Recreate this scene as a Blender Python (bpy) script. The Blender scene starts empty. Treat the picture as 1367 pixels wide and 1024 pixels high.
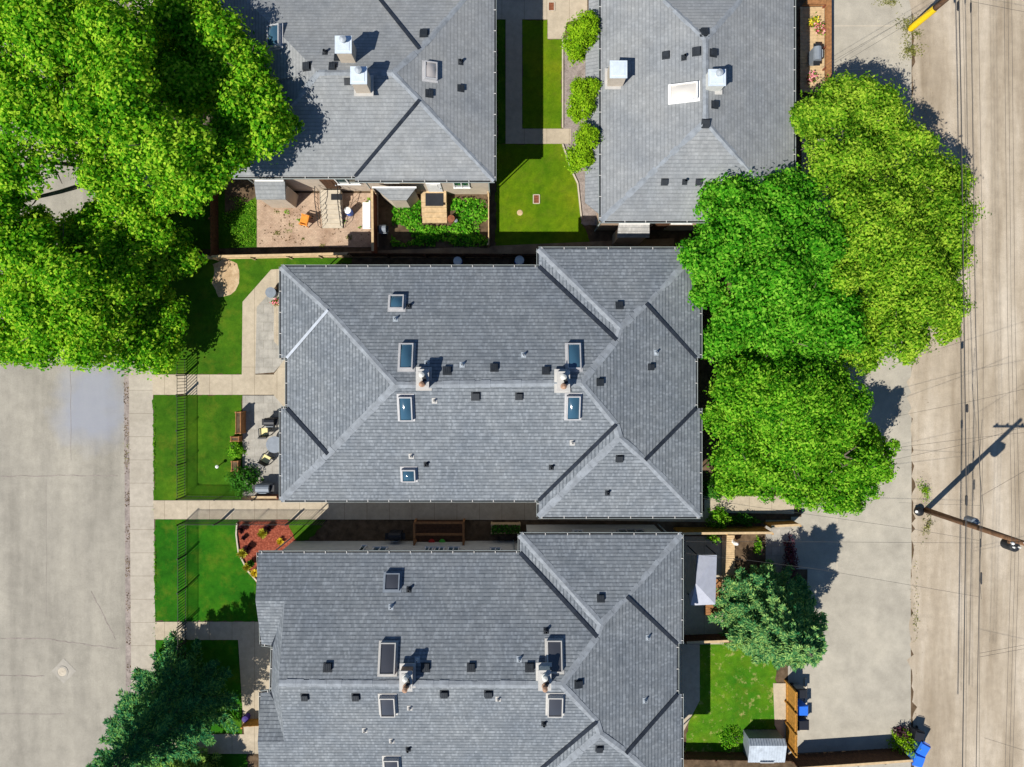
import bpy, math, random
import numpy as np
from mathutils import Vector, Matrix
from mathutils.bvhtree import BVHTree
from mathutils.geometry import tessellate_polygon
random.seed(7); rng = np.random.default_rng(11)
SC = bpy.context.scene; COL = SC.collection
H, NX, NY, S = 46.5, 670.0, 490.0, 20.0
E = 5.0                                            # eave height
def W(px, py, z=0.0):                              # photo pixel + height -> world point
    k = (1 - z / H) / S
    return Vector(((px - NX) * k, (NY - py) * k, z))
CAM = Vector((0, 0, H))

# ------------------------------------------------------------------ camera, light, world
cd = bpy.data.cameras.new('camera'); cam = bpy.data.objects.new('camera', cd); COL.objects.link(cam)
cam.location = CAM; cd.sensor_width = 36; cd.lens = 36 * (H * S) / 1367
cd.shift_x = (683.5 - NX) / 1367; cd.shift_y = -(512 - NY) / 1367; cd.clip_end = 3000
SC.camera = cam
EL = math.radians(49.4); sdx, sdy = -.724, -.689
sun = bpy.data.lights.new('sun', 'SUN'); sun.energy = 5.0; sun.angle = math.radians(.5); sun.color = (1, .95, .86)
so = bpy.data.objects.new('sun', sun); COL.objects.link(so)
sv = Vector((sdx * math.cos(EL), sdy * math.cos(EL), math.sin(EL)))
so.rotation_euler = sv.to_track_quat('Z', 'Y').to_euler(); so.location = (0, 0, 60)
w = bpy.data.worlds.new('World'); SC.world = w; w.use_nodes = True
nt = w.node_tree; bg = nt.nodes['Background']; sky = nt.nodes.new('ShaderNodeTexSky')
sky.sky_type = 'NISHITA'; sky.sun_disc = False; sky.sun_elevation = EL; sky.sun_rotation = math.atan2(sdx, sdy)
sky.ozone_density = 7.0; sky.air_density = 1.0; sky.dust_density = .1
nt.links.new(sky.outputs[0], bg.inputs[0]); bg.inputs[1].default_value = .07
SC.view_settings.view_transform = 'Standard'; SC.view_settings.look = 'None'; SC.view_settings.exposure = .28; SC.view_settings.gamma = 1
SC.cycles.max_bounces = 5; SC.cycles.diffuse_bounces = 2; SC.cycles.transmission_bounces = 3; SC.cycles.transparent_max_bounces = 4

# ------------------------------------------------------------------ materials
def nd(t, kind, **kw):
    n = t.nodes.new(kind)
    for k, v in kw.items(): setattr(n, k, v)
    return n
def base_mat(name, rough=.8, metal=0.0, spec=.3):
    m = bpy.data.materials.new(name); m.use_nodes = True; t = m.node_tree; b = t.nodes['Principled BSDF']
    b.inputs['Roughness'].default_value = rough; b.inputs['Metallic'].default_value = metal
    b.inputs['Specular IOR Level'].default_value = spec
    return m, t, b
def noise(t, vec, scale, detail=4, rough=.6):
    n = nd(t, 'ShaderNodeTexNoise'); n.inputs['Scale'].default_value = scale
    n.inputs['Detail'].default_value = detail; n.inputs['Roughness'].default_value = rough
    t.links.new(vec, n.inputs['Vector']); return n.outputs['Fac']
def ramp(t, fac, stops):
    r = nd(t, 'ShaderNodeValToRGB'); cr = r.color_ramp
    while len(cr.elements) < len(stops): cr.elements.new(.5)
    for e, (p, c) in zip(cr.elements, stops): e.position = p; e.color = (*c, 1)
    t.links.new(fac, r.inputs[0]); return r.outputs[0]
def mixc(t, fac, a, b, mode='MIX'):
    m = nd(t, 'ShaderNodeMix', data_type='RGBA', blend_type=mode)
    for sock, v in ((m.inputs[0], fac), (m.inputs[6], a), (m.inputs[7], b)):
        if isinstance(v, bpy.types.NodeSocket): t.links.new(v, sock)
        elif isinstance(v, (int, float)): sock.default_value = v
        else: sock.default_value = (*v, 1)
    return m.outputs[2]
def pos(t, scale=(1, 1, 1)):
    g = nd(t, 'ShaderNodeNewGeometry'); mp = nd(t, 'ShaderNodeMapping'); mp.inputs['Scale'].default_value = scale
    t.links.new(g.outputs['Position'], mp.inputs['Vector']); return mp.outputs[0]
def objc(t, scale=(1, 1, 1)):
    g = nd(t, 'ShaderNodeTexCoord'); mp = nd(t, 'ShaderNodeMapping'); mp.inputs['Scale'].default_value = scale
    t.links.new(g.outputs['Object'], mp.inputs['Vector']); return mp.outputs[0]
def bump(t, b, h, strength=.3, dist=.02):
    n = nd(t, 'ShaderNodeBump'); n.inputs['Strength'].default_value = strength; n.inputs['Distance'].default_value = dist
    t.links.new(h, n.inputs['Height']); t.links.new(n.outputs[0], b.inputs['Normal'])
def M(name, c, rough=.75, var=.25, scale=3.0, metal=0.0, spec=.3, bmp=.15, fine=True):
    m, t, b = base_mat(name, rough, metal, spec); v = objc(t)
    f = noise(t, v, scale, 5)
    lo = tuple(x * (1 - var) for x in c); hi = tuple(min(1, x * (1 + var)) for x in c)
    col = ramp(t, f, [(.3, lo), (.7, hi)])
    t.links.new(col, b.inputs['Base Color'])
    if bmp: bump(t, b, noise(t, v, scale * 12, 3), bmp, .01)
    return m
MT = {}
MT['white'] = M('white_paint', (.78, .78, .76), .5, .06)
MT['pale_metal'] = M('pale_metal', (.62, .66, .7), .45, .12, metal=.3)
MT['frame_metal'] = M('skylight_frame', (.42, .42, .43), .5, .12)
MT['lip'] = M('gutter_lip', (.34, .38, .37), .5, .1)
MT['valley_painted_glint'] = M('flashing_painted_glint', (.36, .4, .46), .5, .15)  # valley metal with the bright sky reflection painted into its colour
MT['shed_roof'] = M('dull_shed_metal', (.42, .47, .53), .55, .18)
MT['white_metal'] = M('white_metal', (.68, .76, .84), .4, .08, metal=.2)
MT['dark_metal'] = M('dark_metal', (.02, .022, .026), .5, .3)
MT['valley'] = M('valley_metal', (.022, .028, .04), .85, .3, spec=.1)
MT['vent'] = M('vent_plastic', (.022, .027, .034), .6, .3)
MT['bright_metal'] = M('bright_metal', (.36, .4, .44), .5, .15)
MT['black'] = M('black_iron', (.015, .015, .017), .6, .2)
MT['rubber'] = M('wire_rubber', (.06, .057, .055), .7, .2)
MT['wood'] = M('cedar_wood', (.3, .14, .055), .8, .3, 6)
MT['orange_wood'] = M('orange_stained_wood', (.42, .2, .035), .75, .3, 6)
MT['red_wood'] = M('red_stained_wood', (.22, .07, .04), .8, .3, 6)
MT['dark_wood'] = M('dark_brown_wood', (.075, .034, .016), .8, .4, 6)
MT['tan_wood'] = M('tan_weathered_wood', (.52, .38, .22), .85, .2, 4)
MT['pole_wood'] = M('creosote_pole_wood', (.16, .085, .045), .85, .4, 5)
MT['bark'] = M('tree_bark', (.12, .1, .08), .95, .4, 5, bmp=.6)
MT['bluebin'] = M('blue_plastic', (.03, .16, .68), .4, .1)
MT['blackbin'] = M('black_plastic', (.018, .02, .026), .5, .2)
MT['greybin'] = M('grey_plastic', (.2, .23, .27), .5, .15)
MT['yellow'] = M('yellow_plastic', (.85, .58, .01), .45, .08)
MT['cream'] = M('cream_cushion', (.78, .68, .33), .9, .08)
MT['grey_cloth'] = M('grey_canvas', (.42, .44, .52), .9, .08)
MT['orange'] = M('orange_plastic', (.75, .28, .04), .6, .15)
MT['purple'] = M('shade_darkened_purple', (.03, .008, .17), .6, .1)  # tub's purple darkened to stand in for the spruce shade
MT['red'] = M('red_plastic', (.5, .03, .02), .5, .1)
MT['green'] = M('green_plastic', (.08, .45, .05), .5, .1)
MT['rust'] = M('rusty_iron', (.22, .08, .04), .85, .4, 12)
MT['conc_block'] = M('concrete_step', (.5, .44, .35), .9, .12, 3)
MT['collar_conc'] = M('collar_concrete', (.36, .335, .29), .9, .12, 3)
MT['weed'] = None
MT['soffit'] = M('soffit_paint', (.45, .44, .42), .7, .08)
MT['siding_beige'] = M('beige_siding', (.5, .43, .35), .8, .1, 2)
MT['siding_white'] = M('pale_siding', (.62, .62, .58), .8, .08, 2)
MT['siding_brown'] = M('tan_siding', (.45, .33, .24), .8, .12, 2)
MT['siding_grey'] = M('grey_siding', (.4, .4, .4), .8, .1, 2)
MT['red_paint'] = M('red_car_paint', (.4, .02, .02), .25, .05)
MT['blue_paint'] = M('blue_car_paint', (.02, .07, .4), .25, .05, spec=.6, bmp=0)
MT['silver_paint'] = M('silver_car_paint', (.5, .6, .68), .25, .05, metal=.3, bmp=0)
MT['tan_cap'] = M('copper_cap', (.33, .2, .13), .6, .35, 8)
def glass(name, c, rough=.06):
    m, t, b = base_mat(name, rough, 0, 1.0); b.inputs['Base Color'].default_value = (*c, 1); return m
MT['glass'] = glass('skylight_glass', (.035, .09, .14), .12)
MT['glass_dark'] = glass('smoked_glass', (.05, .052, .06), .2)
MT['glass_white'] = glass('opal_dome', (.6, .57, .52), .35)
MT['glass_tan'] = glass('amber_dome', (.35, .33, .32), .2)
MT['glass_win'] = glass('window_glass', (.02, .06, .06), .05)

# asphalt shingles, laid out by UV in metres: course-edge shadows painted as dark lines, random pale tabs
def shingle(name, dark, mid, light, flk=.7):
    m, t, b = base_mat(name, .9, 0, .2)
    uv = nd(t, 'ShaderNodeUVMap').outputs[0]
    def brick(wd, ht, off, bias, c1, c2):
        br = nd(t, 'ShaderNodeTexBrick'); br.offset = off
        for k, v in (('Scale', 1), ('Brick Width', wd), ('Row Height', ht), ('Mortar Size', 0), ('Bias', bias)): br.inputs[k].default_value = v
        for k, v in (('Color1', c1), ('Color2', c2), ('Mortar', c1)): br.inputs[k].default_value = (*v, 1)
        t.links.new(uv, br.inputs['Vector']); return br
    tabs = brick(.2, .21, .37, -.1, mid, light)
    fleck = brick(.11, .21, .5, -.55, (0, 0, 0), (1, 1, 1))
    sp = nd(t, 'ShaderNodeSeparateXYZ'); t.links.new(uv, sp.inputs[0])
    nz = noise(t, uv, 5, 2); wob = nd(t, 'ShaderNodeMath', operation='MULTIPLY_ADD'); t.links.new(nz, wob.inputs[0]); wob.inputs[1].default_value = .035; t.links.new(sp.outputs[1], wob.inputs[2])
    dv = nd(t, 'ShaderNodeMath', operation='DIVIDE'); t.links.new(wob.outputs[0], dv.inputs[0]); dv.inputs[1].default_value = .21
    fr = nd(t, 'ShaderNodeMath', operation='FRACT'); t.links.new(dv.outputs[0], fr.inputs[0])
    row = ramp(t, fr.outputs[0], [(0, (1, 1, 1)), (.16, (1, 1, 1)), (.30, (0, 0, 0)), (.9, (0, 0, 0)), (1, (1, 1, 1))])
    c = mixc(t, mixc(t, 1.0, fleck.outputs['Color'], (flk,) * 3, 'MULTIPLY'), tabs.outputs['Color'], tuple(x * 1.75 for x in light))
    brk = ramp(t, noise(t, uv, 3.1, 3, .7), [(.3, (.35,) * 3), (.62, (.95,) * 3)])
    c = mixc(t, mixc(t, 1.0, row, brk, 'MULTIPLY'), c, dark)
    n2 = noise(t, uv, .3, 4, .6); n3 = noise(t, uv, 1.3, 4, .65); n4 = noise(t, uv, 24, 2, .7)
    c = mixc(t, 1.0, c, ramp(t, n2, [(.3, (.86, .88, .91)), (.7, (1.12, 1.1, 1.07))]), 'MULTIPLY')
    c = mixc(t, 1.0, c, ramp(t, n3, [(.3, (.88,) * 3), (.7, (1.12,) * 3)]), 'MULTIPLY')
    c = mixc(t, 1.0, c, ramp(t, n4, [(.3, (.85,) * 3), (.7, (1.15,) * 3)]), 'MULTIPLY')
    t.links.new(c, b.inputs['Base Color']); bump(t, b, row, -.35, .02)
    return m
MT['shingle'] = shingle('slate_grey_shingle', (.068, .081, .097), (.16, .179, .199), (.196, .215, .235), .85)
MT['shingle_warm'] = shingle('grey_shingle', (.17, .181, .19), (.228, .24, .25), (.254, .266, .275), .4)
MT['shingle_pale'] = shingle('pale_grey_shingle', (.24, .24, .24), (.33, .33, .32), (.38, .37, .36))
MT['cap'] = M('ridge_cap_shingle', (.235, .258, .285), .9, .25, 2.5)

def ground_mat(name, c1, c2, c3, sc=(1, 1, 1), s1=.35, s2=3, s3=28, bmp=.2, joints=None, grit=.12):
    m, t, b = base_mat(name, .95, 0, .15); p = pos(t, sc); q = pos(t)
    c = ramp(t, noise(t, p, s1, 6, .62), [(.32, c1), (.5, c2), (.68, c3)])
    c = mixc(t, 1.0, c, ramp(t, noise(t, q, s2, 5, .65), [(.3, (.88,) * 3), (.7, (1.1,) * 3)]), 'MULTIPLY')
    f = noise(t, q, s3, 3, .7)
    c = mixc(t, 1.0, c, ramp(t, f, [(.3, (1 - grit,) * 3), (.7, (1 + grit,) * 3)]), 'MULTIPLY')
    if joints:
        br = nd(t, 'ShaderNodeTexBrick'); br.offset = joints[3]; br.inputs['Scale'].default_value = 1
        br.inputs['Brick Width'].default_value = joints[0]; br.inputs['Row Height'].default_value = joints[1]
        br.inputs['Mortar Size'].default_value = joints[2]; br.inputs['Mortar Smooth'].default_value = .4
        j = joints[4] if len(joints) > 4 else .94
        br.inputs['Color1'].default_value = (1, 1, 1, 1); br.inputs['Color2'].default_value = (j,) * 3 + (1,); br.inputs['Mortar'].default_value = (.62, .6, .58, 1)
        t.links.new(q, br.inputs['Vector']); c = mixc(t, 1.0, c, br.outputs['Color'], 'MULTIPLY')
    t.links.new(c, b.inputs['Base Color']); bump(t, b, f, bmp, .02)
    return m, t, b, c
MT['conc'] = ground_mat('sidewalk_concrete', (.38, .34, .28), (.42, .378, .315), (.46, .415, .345), s1=.5, joints=(40, 1.55, .02, 0, .95))[0]
MT['walk'] = ground_mat('walkway_concrete', (.4, .34, .255), (.45, .385, .29), (.49, .42, .32), s1=.5, joints=(1.5, 40, .02, 0, .96))[0]
MT['patio'] = ground_mat('grey_patio_stone', (.3, .285, .255), (.37, .35, .31), (.43, .405, .36), s1=1.2, joints=(.6, .6, .012, .5, .9))[0]
MT['pink'] = ground_mat('pink_paver', (.34, .23, .16), (.47, .34, .25), (.54, .41, .3), s1=.9, s2=2.5, grit=.25, joints=(.2, .1, .006, .5, .85))[0]
MT['pad'] = ground_mat('parking_pad_concrete', (.335, .308, .257), (.39, .36, .3), (.435, .4, .33), s1=.35, s2=1.2, grit=.14)[0]
MT['alley'] = ground_mat('packed_gravel', (.275, .222, .158), (.405, .34, .258), (.53, .463, .373), sc=(1, .13, 1), s1=.55, s2=1.6, grit=.28, bmp=.5)[0]
MT['dirt'] = ground_mat('bare_dirt', (.2, .13, .08), (.28, .19, .11), (.36, .25, .15), s1=1.0)[0]
MT['tan_dirt'] = ground_mat('tan_dirt', (.36, .25, .14), (.46, .33, .2), (.52, .4, .26), s1=1.5, grit=.25)[0]
MT['mulch'] = ground_mat('red_mulch', (.13, .03, .016), (.25, .06, .035), (.38, .12, .07), s1=8, s2=22, s3=45, grit=.35, bmp=.9)[0]
MT['soil'] = ground_mat('dark_soil', (.06, .04, .025), (.11, .075, .045), (.16, .11, .07), s1=2)[0]
MT['rockbed'] = ground_mat('grey_rock_bed', (.2, .17, .15), (.28, .24, .22), (.36, .31, .28), s1=3, s2=9, grit=.3, bmp=.8)[0]
def lawn_mat(name, a, b_, c, dry=0.0):
    m, t, b = base_mat(name, .95, 0, .1); q = pos(t)
    col = ramp(t, noise(t, q, .28, 5, .6), [(.33, a), (.52, b_), (.7, c)])
    col = mixc(t, 1.0, col, ramp(t, noise(t, q, 2.2, 5, .7), [(.3, (.68, .74, .7)), (.7, (1.3, 1.22, 1.2))]), 'MULTIPLY')
    col = mixc(t, ramp(t, noise(t, q, .9, 6, .72), [(.5, (0, 0, 0)), (.72, (.6, .6, .6))]), col, (.13, .17, .014))
    f = noise(t, q, 22, 4, .8)
    col = mixc(t, 1.0, col, ramp(t, f, [(.25, (.5, .56, .5)), (.75, (1.5, 1.42, 1.3))]), 'MULTIPLY')
    if dry: col = mixc(t, ramp(t, noise(t, q, 1.7, 5, .75), [(.60 - dry * .1, (0, 0, 0)), (.74 - dry * .1, (.9, .9, .9))]), col, (.42, .36, .14))
    t.links.new(col, b.inputs['Base Color']); bump(t, b, f, .7, .05); return m
MT['lawn'] = lawn_mat('lawn_grass', (.03, .1, .005), (.045, .132, .006), (.085, .18, .008))
MT['lawn_deep'] = lawn_mat('deep_lawn_grass', (.014, .095, .004), (.021, .125, .005), (.045, .155, .006))
MT['lawn_lime'] = lawn_mat('lime_lawn_grass', (.06, .15, .003), (.1, .185, .004), (.155, .205, .007))
MT['lawn_dry'] = lawn_mat('patchy_lawn_grass', (.03, .15, .006), (.075, .2, .008), (.15, .25, .012), dry=.5)
# street: worn asphalt with tracks along the road and one large bluish patch
m, t, b, c = ground_mat('worn_street_asphalt', (.255, .237, .2), (.315, .293, .248), (.37, .343, .288), sc=(1, .14, 1), s1=.6, s2=1.3, grit=.22)
def spot(t, cx, cy, rx, ry, soft):
    g = nd(t, 'ShaderNodeNewGeometry'); mp = nd(t, 'ShaderNodeMapping', vector_type='POINT')
    mp.inputs['Location'].default_value = (-cx / rx, -cy / ry, 0); mp.inputs['Scale'].default_value = (1 / rx, 1 / ry, 0)
    t.links.new(g.outputs['Position'], mp.inputs['Vector'])
    n = nd(t, 'ShaderNodeTexNoise'); n.inputs['Scale'].default_value = .6; n.inputs['Detail'].default_value = 5
    t.links.new(g.outputs['Position'], n.inputs['Vector'])
    ad = mixc(t, .45, mp.outputs[0], n.outputs['Color'], 'LINEAR_LIGHT')
    l = nd(t, 'ShaderNodeVectorMath', operation='LENGTH'); t.links.new(ad, l.inputs[0])
    return ramp(t, l.outputs['Value'], [(max(0, 1 - soft) * .8, (1, 1, 1)), (1.0, (0, 0, 0))])
a_ = W(122, 545); fac = spot(t, a_.x, a_.y, 3.2, 3.9, .55)
mm = nd(t, 'ShaderNodeMath', operation='MULTIPLY'); t.links.new(fac, mm.inputs[0]); mm.inputs[1].default_value = .75
c = mixc(t, mm.outputs[0], c, (.28, .3, .36)); t.links.new(c, b.inputs['Base Color'])
MT['street'] = m

def leaf_mat(name, c1, c2, c3, trans=.42):
    m = bpy.data.materials.new(name); m.use_nodes = True; t = m.node_tree; t.nodes.clear()
    out = nd(t, 'ShaderNodeOutputMaterial'); g = nd(t, 'ShaderNodeNewGeometry')
    q = objc(t); n = noise(t, q, .7, 4, .6)
    r = nd(t, 'ShaderNodeMath', operation='MULTIPLY_ADD'); t.links.new(g.outputs['Random Per Island'], r.inputs[0]); r.inputs[1].default_value = .75
    s = nd(t, 'ShaderNodeMath', operation='MULTIPLY_ADD'); t.links.new(n, s.inputs[0]); s.inputs[1].default_value = 1.25; s.inputs[2].default_value = -.48
    t.links.new(s.outputs[0], r.inputs[2])
    c = ramp(t, r.outputs[0], [(.15, c1), (.5, c2), (.85, c3)])
    d = nd(t, 'ShaderNodeBsdfDiffuse'); tr = nd(t, 'ShaderNodeBsdfTranslucent'); mx = nd(t, 'ShaderNodeMixShader'); mx.inputs[0].default_value = trans
    t.links.new(c, d.inputs[0]); t.links.new(mixc(t, 1.0, c, (1.5, 1.35, .6), 'MULTIPLY'), tr.inputs[0])
    t.links.new(d.outputs[0], mx.inputs[1]); t.links.new(tr.outputs[0], mx.inputs[2]); t.links.new(mx.outputs[0], out.inputs[0])
    return m
MT['leaf_nw'] = leaf_mat('green_ash_leaf', (.035, .18, .008), (.15, .43, .014), (.45, .67, .05))
MT['leaf_yellow'] = leaf_mat('yellow_green_leaf', (.06, .19, .01), (.19, .4, .02), (.44, .62, .06))
MT['leaf_mid'] = leaf_mat('emerald_leaf', (.025, .16, .008), (.09, .37, .016), (.26, .56, .05))
MT['leaf_bright'] = leaf_mat('bright_green_leaf', (.03, .16, .008), (.13, .39, .016), (.34, .6, .05))
MT['leaf_shrub'] = leaf_mat('shrub_leaf', (.1, .24, .008), (.2, .38, .01), (.3, .48, .02), .25)
MT['leaf_dark'] = leaf_mat('dark_shrub_leaf', (.02, .09, .01), (.04, .16, .015), (.08, .24, .03), .2)
MT['leaf_gold'] = leaf_mat('golden_grass_leaf', (.3, .3, .02), (.5, .48, .05), (.65, .6, .12), .2)
MT['leaf_purple'] = leaf_mat('purple_leaf', (.05, .02, .03), (.09, .03, .05), (.15, .06, .08), .2)
MT['weed'] = leaf_mat('dull_weed_leaf', (.1, .12, .03), (.19, .2, .05), (.3, .3, .09), .2)
MT['litter'] = leaf_mat('dry_leaf', (.07, .045, .025), (.15, .1, .05), (.25, .18, .09), .1)
MT['leaf_flower'] = leaf_mat('pink_petal', (.7, .12, .2), (.8, .3, .35), (.85, .55, .5), .2)
MT['leaf_goldflower'] = leaf_mat('yellow_petal', (.7, .5, .02), (.8, .65, .05), (.9, .8, .15), .2)
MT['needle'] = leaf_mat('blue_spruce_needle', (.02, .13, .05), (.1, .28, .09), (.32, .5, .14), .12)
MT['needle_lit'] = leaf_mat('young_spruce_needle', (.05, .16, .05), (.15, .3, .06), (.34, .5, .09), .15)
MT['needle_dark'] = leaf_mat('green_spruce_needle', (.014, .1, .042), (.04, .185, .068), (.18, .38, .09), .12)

# ------------------------------------------------------------------ geometry helpers
WL = {}                                            # world location of each thing's root
class MB:
    def __init__(s): s.v = []; s.f = []; s.m = []
    def poly(s, pts, mi=0):
        i = len(s.v); s.v += [Vector(p) for p in pts]; s.f.append(tuple(range(i, i + len(pts)))); s.m.append(mi); return s
    def hexa(s, p, mi=0):
        i = len(s.v); s.v += [Vector(q) for q in p]
        for q in ((0, 3, 2, 1), (4, 5, 6, 7), (0, 1, 5, 4), (1, 2, 6, 5), (2, 3, 7, 6), (3, 0, 4, 7)):
            s.f.append(tuple(i + k for k in q)); s.m.append(mi)
        return s
    def box(s, c, size, rz=0.0, mi=0, rot=None):
        x, y, z = size[0] / 2, size[1] / 2, size[2] / 2
        R = rot if rot is not None else Matrix.Rotation(rz, 3, 'Z')
        return s.hexa([Vector(c) + R @ Vector(q) for q in ((-x, -y, -z), (x, -y, -z), (x, y, -z), (-x, y, -z), (-x, -y, z), (x, -y, z), (x, y, z), (-x, y, z))], mi)
    def prism(s, pts, z0, z1, mi=0, bottom=True):
        n = len(pts); ar = sum(pts[i][0] * pts[(i + 1) % n][1] - pts[(i + 1) % n][0] * pts[i][1] for i in range(n))
        if ar < 0: pts = pts[::-1]
        i = len(s.v); s.v += [Vector((p[0], p[1], z0)) for p in pts] + [Vector((p[0], p[1], z1)) for p in pts]
        s.f.append(tuple(range(i + n, i + 2 * n))); s.m.append(mi)
        if bottom: s.f.append(tuple(range(i + n - 1, i - 1, -1))); s.m.append(mi)
        for k in range(n):
            l = (k + 1) % n; s.f.append((i + k, i + l, i + n + l, i + n + k)); s.m.append(mi)
        return s
    def tube(s, path, radii, n=8, mi=0, cap=True):
        path = [Vector(p) for p in path]; rings = []
        if isinstance(radii, (int, float)): radii = [radii] * len(path)
        for k, p in enumerate(path):
            d = (path[min(k + 1, len(path) - 1)] - path[max(k - 1, 0)])
            d = d.normalized() if d.length > 1e-9 else Vector((0, 0, 1))
            a = d.orthogonal().normalized(); b2 = d.cross(a); i = len(s.v)
            for q in range(n):
                an = 2 * math.pi * q / n; s.v.append(p + (a * math.cos(an) + b2 * math.sin(an)) * radii[k])
            rings.append(i)
        for r0, r1 in zip(rings, rings[1:]):
            for q in range(n): s.f.append((r0 + q, r0 + (q + 1) % n, r1 + (q + 1) % n, r1 + q)); s.m.append(mi)
        if cap:
            s.f.append(tuple(rings[0] + q for q in range(n - 1, -1, -1))); s.m.append(mi)
            s.f.append(tuple(rings[-1] + q for q in range(n))); s.m.append(mi)
        return s
    def lathe(s, c, prof, n=14, mi=0):                 # prof: list of (r, z)
        c = Vector(c); i0 = len(s.v); m_ = len(prof)
        for r, z in prof:
            for q in range(n): a = 2 * math.pi * q / n; s.v.append(c + Vector((max(r, .001) * math.cos(a), max(r, .001) * math.sin(a), z)))
        for k in range(m_ - 1):
            for q in range(n): a, b = i0 + k * n, i0 + (k + 1) * n; s.f.append((a + q, a + (q + 1) % n, b + (q + 1) % n, b + q)); s.m.append(mi)
        s.f.append(tuple(i0 + q for q in range(n - 1, -1, -1))); s.m.append(mi); s.f.append(tuple(i0 + (m_ - 1) * n + q for q in range(n))); s.m.append(mi)
        return s
    def ball(s, c, r, n=10, mi=0, sq=1.0):
        return s.lathe(c, [(r * math.sin(math.pi * k / 7), -r * sq * math.cos(math.pi * k / 7)) for k in range(8)], n, mi)
    def build(s, name, mats, parent=None, origin=None, smooth=False):
        o0 = WL[parent.name] if parent is not None else Vector(origin if origin is not None else (0, 0, 0))
        me = bpy.data.meshes.new(name); me.from_pydata([v - o0 for v in s.v], [], s.f)
        for m in (mats if isinstance(mats, list) else [mats]): me.materials.append(MT[m] if isinstance(m, str) else m)
        me.polygons.foreach_set('material_index', s.m)
        if smooth: me.polygons.foreach_set('use_smooth', [True] * len(s.f))
        me.update(); o = bpy.data.objects.new(name, me); COL.objects.link(o)
        if parent is not None: o.parent = parent
        else: o.location = o0
        WL[o.name] = o0; return o
def tag(o, label=None, cat=None, group=None, kind=None):
    if label: o['label'] = label
    if cat: o['category'] = cat
    if group: o['group'] = group
    if kind: o['kind'] = kind
    return o
def thing(name, label, cat, loc, group=None):
    o = bpy.data.objects.new(name, None); COL.objects.link(o); o.location = loc; o.empty_display_size = .2
    WL[o.name] = Vector(loc); return tag(o, label, cat, group)
def dup(o, loc=None, rz=None, label=None, parent=None):
    c = o.copy(); COL.objects.link(c)
    if parent is not None: c.parent = parent
    if loc is not None: c.location = loc; WL[c.name] = Vector(loc)
    if rz is not None: c.rotation_euler = (0, 0, rz)
    if label: c['label'] = label
    for ch in list(o.children): dup(ch, parent=c)
    return c
def sheet(name, pts, z, mat, th=0.0, zb=0.0):
    q = [W(x, y, zb) for x, y in pts]; mb = MB()
    if name in ('lawn', 'bare_patch', 'flower_bed') and max(p.length for p in q) < 60:
        q2 = []
        for a, b2 in zip(q, q[1:] + q[:1]):
            n = max(1, int((b2 - a).length / .22))
            for k in range(n): q2.append(a.lerp(b2, k / n) + Vector((random.uniform(-.08, .08), random.uniform(-.08, .08), 0)))
        q = q2
    if th: mb.prism(q, z - th, z)
    else:
        n = len(q); ar = sum(q[i].x * q[(i + 1) % n].y - q[(i + 1) % n].x * q[i].y for i in range(n))
        if ar < 0: q = q[::-1]
        mb.poly([(p.x, p.y, z) for p in q])
    return tag(mb.build(name, mat), kind='structure')
def quads(name, V, mat, parent):                    # V: (N,4,3) world
    n = len(V); me = bpy.data.meshes.new(name); o0 = np.array(WL[parent.name] if parent is not None else (0, 0, 0))
    me.vertices.add(n * 4); me.vertices.foreach_set('co', (V - o0).astype(np.float32).ravel())
    me.loops.add(n * 4); me.loops.foreach_set('vertex_index', np.arange(n * 4, dtype=np.int32))
    me.polygons.add(n); me.polygons.foreach_set('loop_start', np.arange(0, n * 4, 4, dtype=np.int32))
    me.update(calc_edges=True); me.materials.append(MT[mat])
    o = bpy.data.objects.new(name, me); COL.objects.link(o)
    if parent is not None: o.parent = parent
    WL[o.name] = Vector(o0); return o
def unit(a): return a / np.maximum(np.linalg.norm(a, axis=-1, keepdims=True), 1e-9)
def leaves(C, N, length, width):                    # centres, normals -> diamond leaves
    n = len(C); t = unit(np.cross(N, rng.normal(size=(n, 3)))); b2 = np.cross(N, t)
    L = length * rng.uniform(.5, 1.45, (n, 1)) / 2; Wd = width * rng.uniform(.7, 1.25, (n, 1)) / 2
    up = N * L * .25
    return np.stack([C - t * L - up, C - b2 * Wd, C + t * L - up, C + b2 * Wd], 1)
def crown_pts(lobes, dens, K=13, fine=1.0):
    Cs, Ns = [], []
    for (c, r) in lobes:
        c = np.array(c); subs = [(c - np.array([0, 0, r * .2]), r * .55)]
        for k in range(K):
            d = unit(rng.normal(size=3)); d[2] = abs(d[2]) - .3
            subs.append((c + d * r * rng.uniform(.5, .92) * np.array([1, 1, .85]), r * rng.uniform(.2, .42) * fine))
        for sc, rs in subs:
            n = int(dens * 4 * math.pi * rs * rs * .7); d = unit(rng.normal(size=(n * 2, 3))); d = d[d[:, 2] > -.2][:n]
            a = rng.uniform(0, 6, 4); bmp = 1 + .15 * np.sin(d[:, 0] * 6 + a[0]) * np.sin(d[:, 1] * 6 + a[1]) + .1 * np.sin(d[:, 2] * 9 + d[:, 0] * 8 + a[2]) + rng.normal(size=len(d)) * .18
            fr = rng.random(len(d)) < .4; bmp = bmp + fr * rng.uniform(0, 1.0, len(d)) * rng.uniform(.15, 1)
            Cs.append(sc + d * rs * bmp[:, None] * np.array([1, 1, .85])); Ns.append(unit(d * .85 + np.array([0, 0, .4]) + rng.normal(size=d.shape) * .42))
    return np.concatenate(Cs), np.concatenate(Ns)
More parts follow.
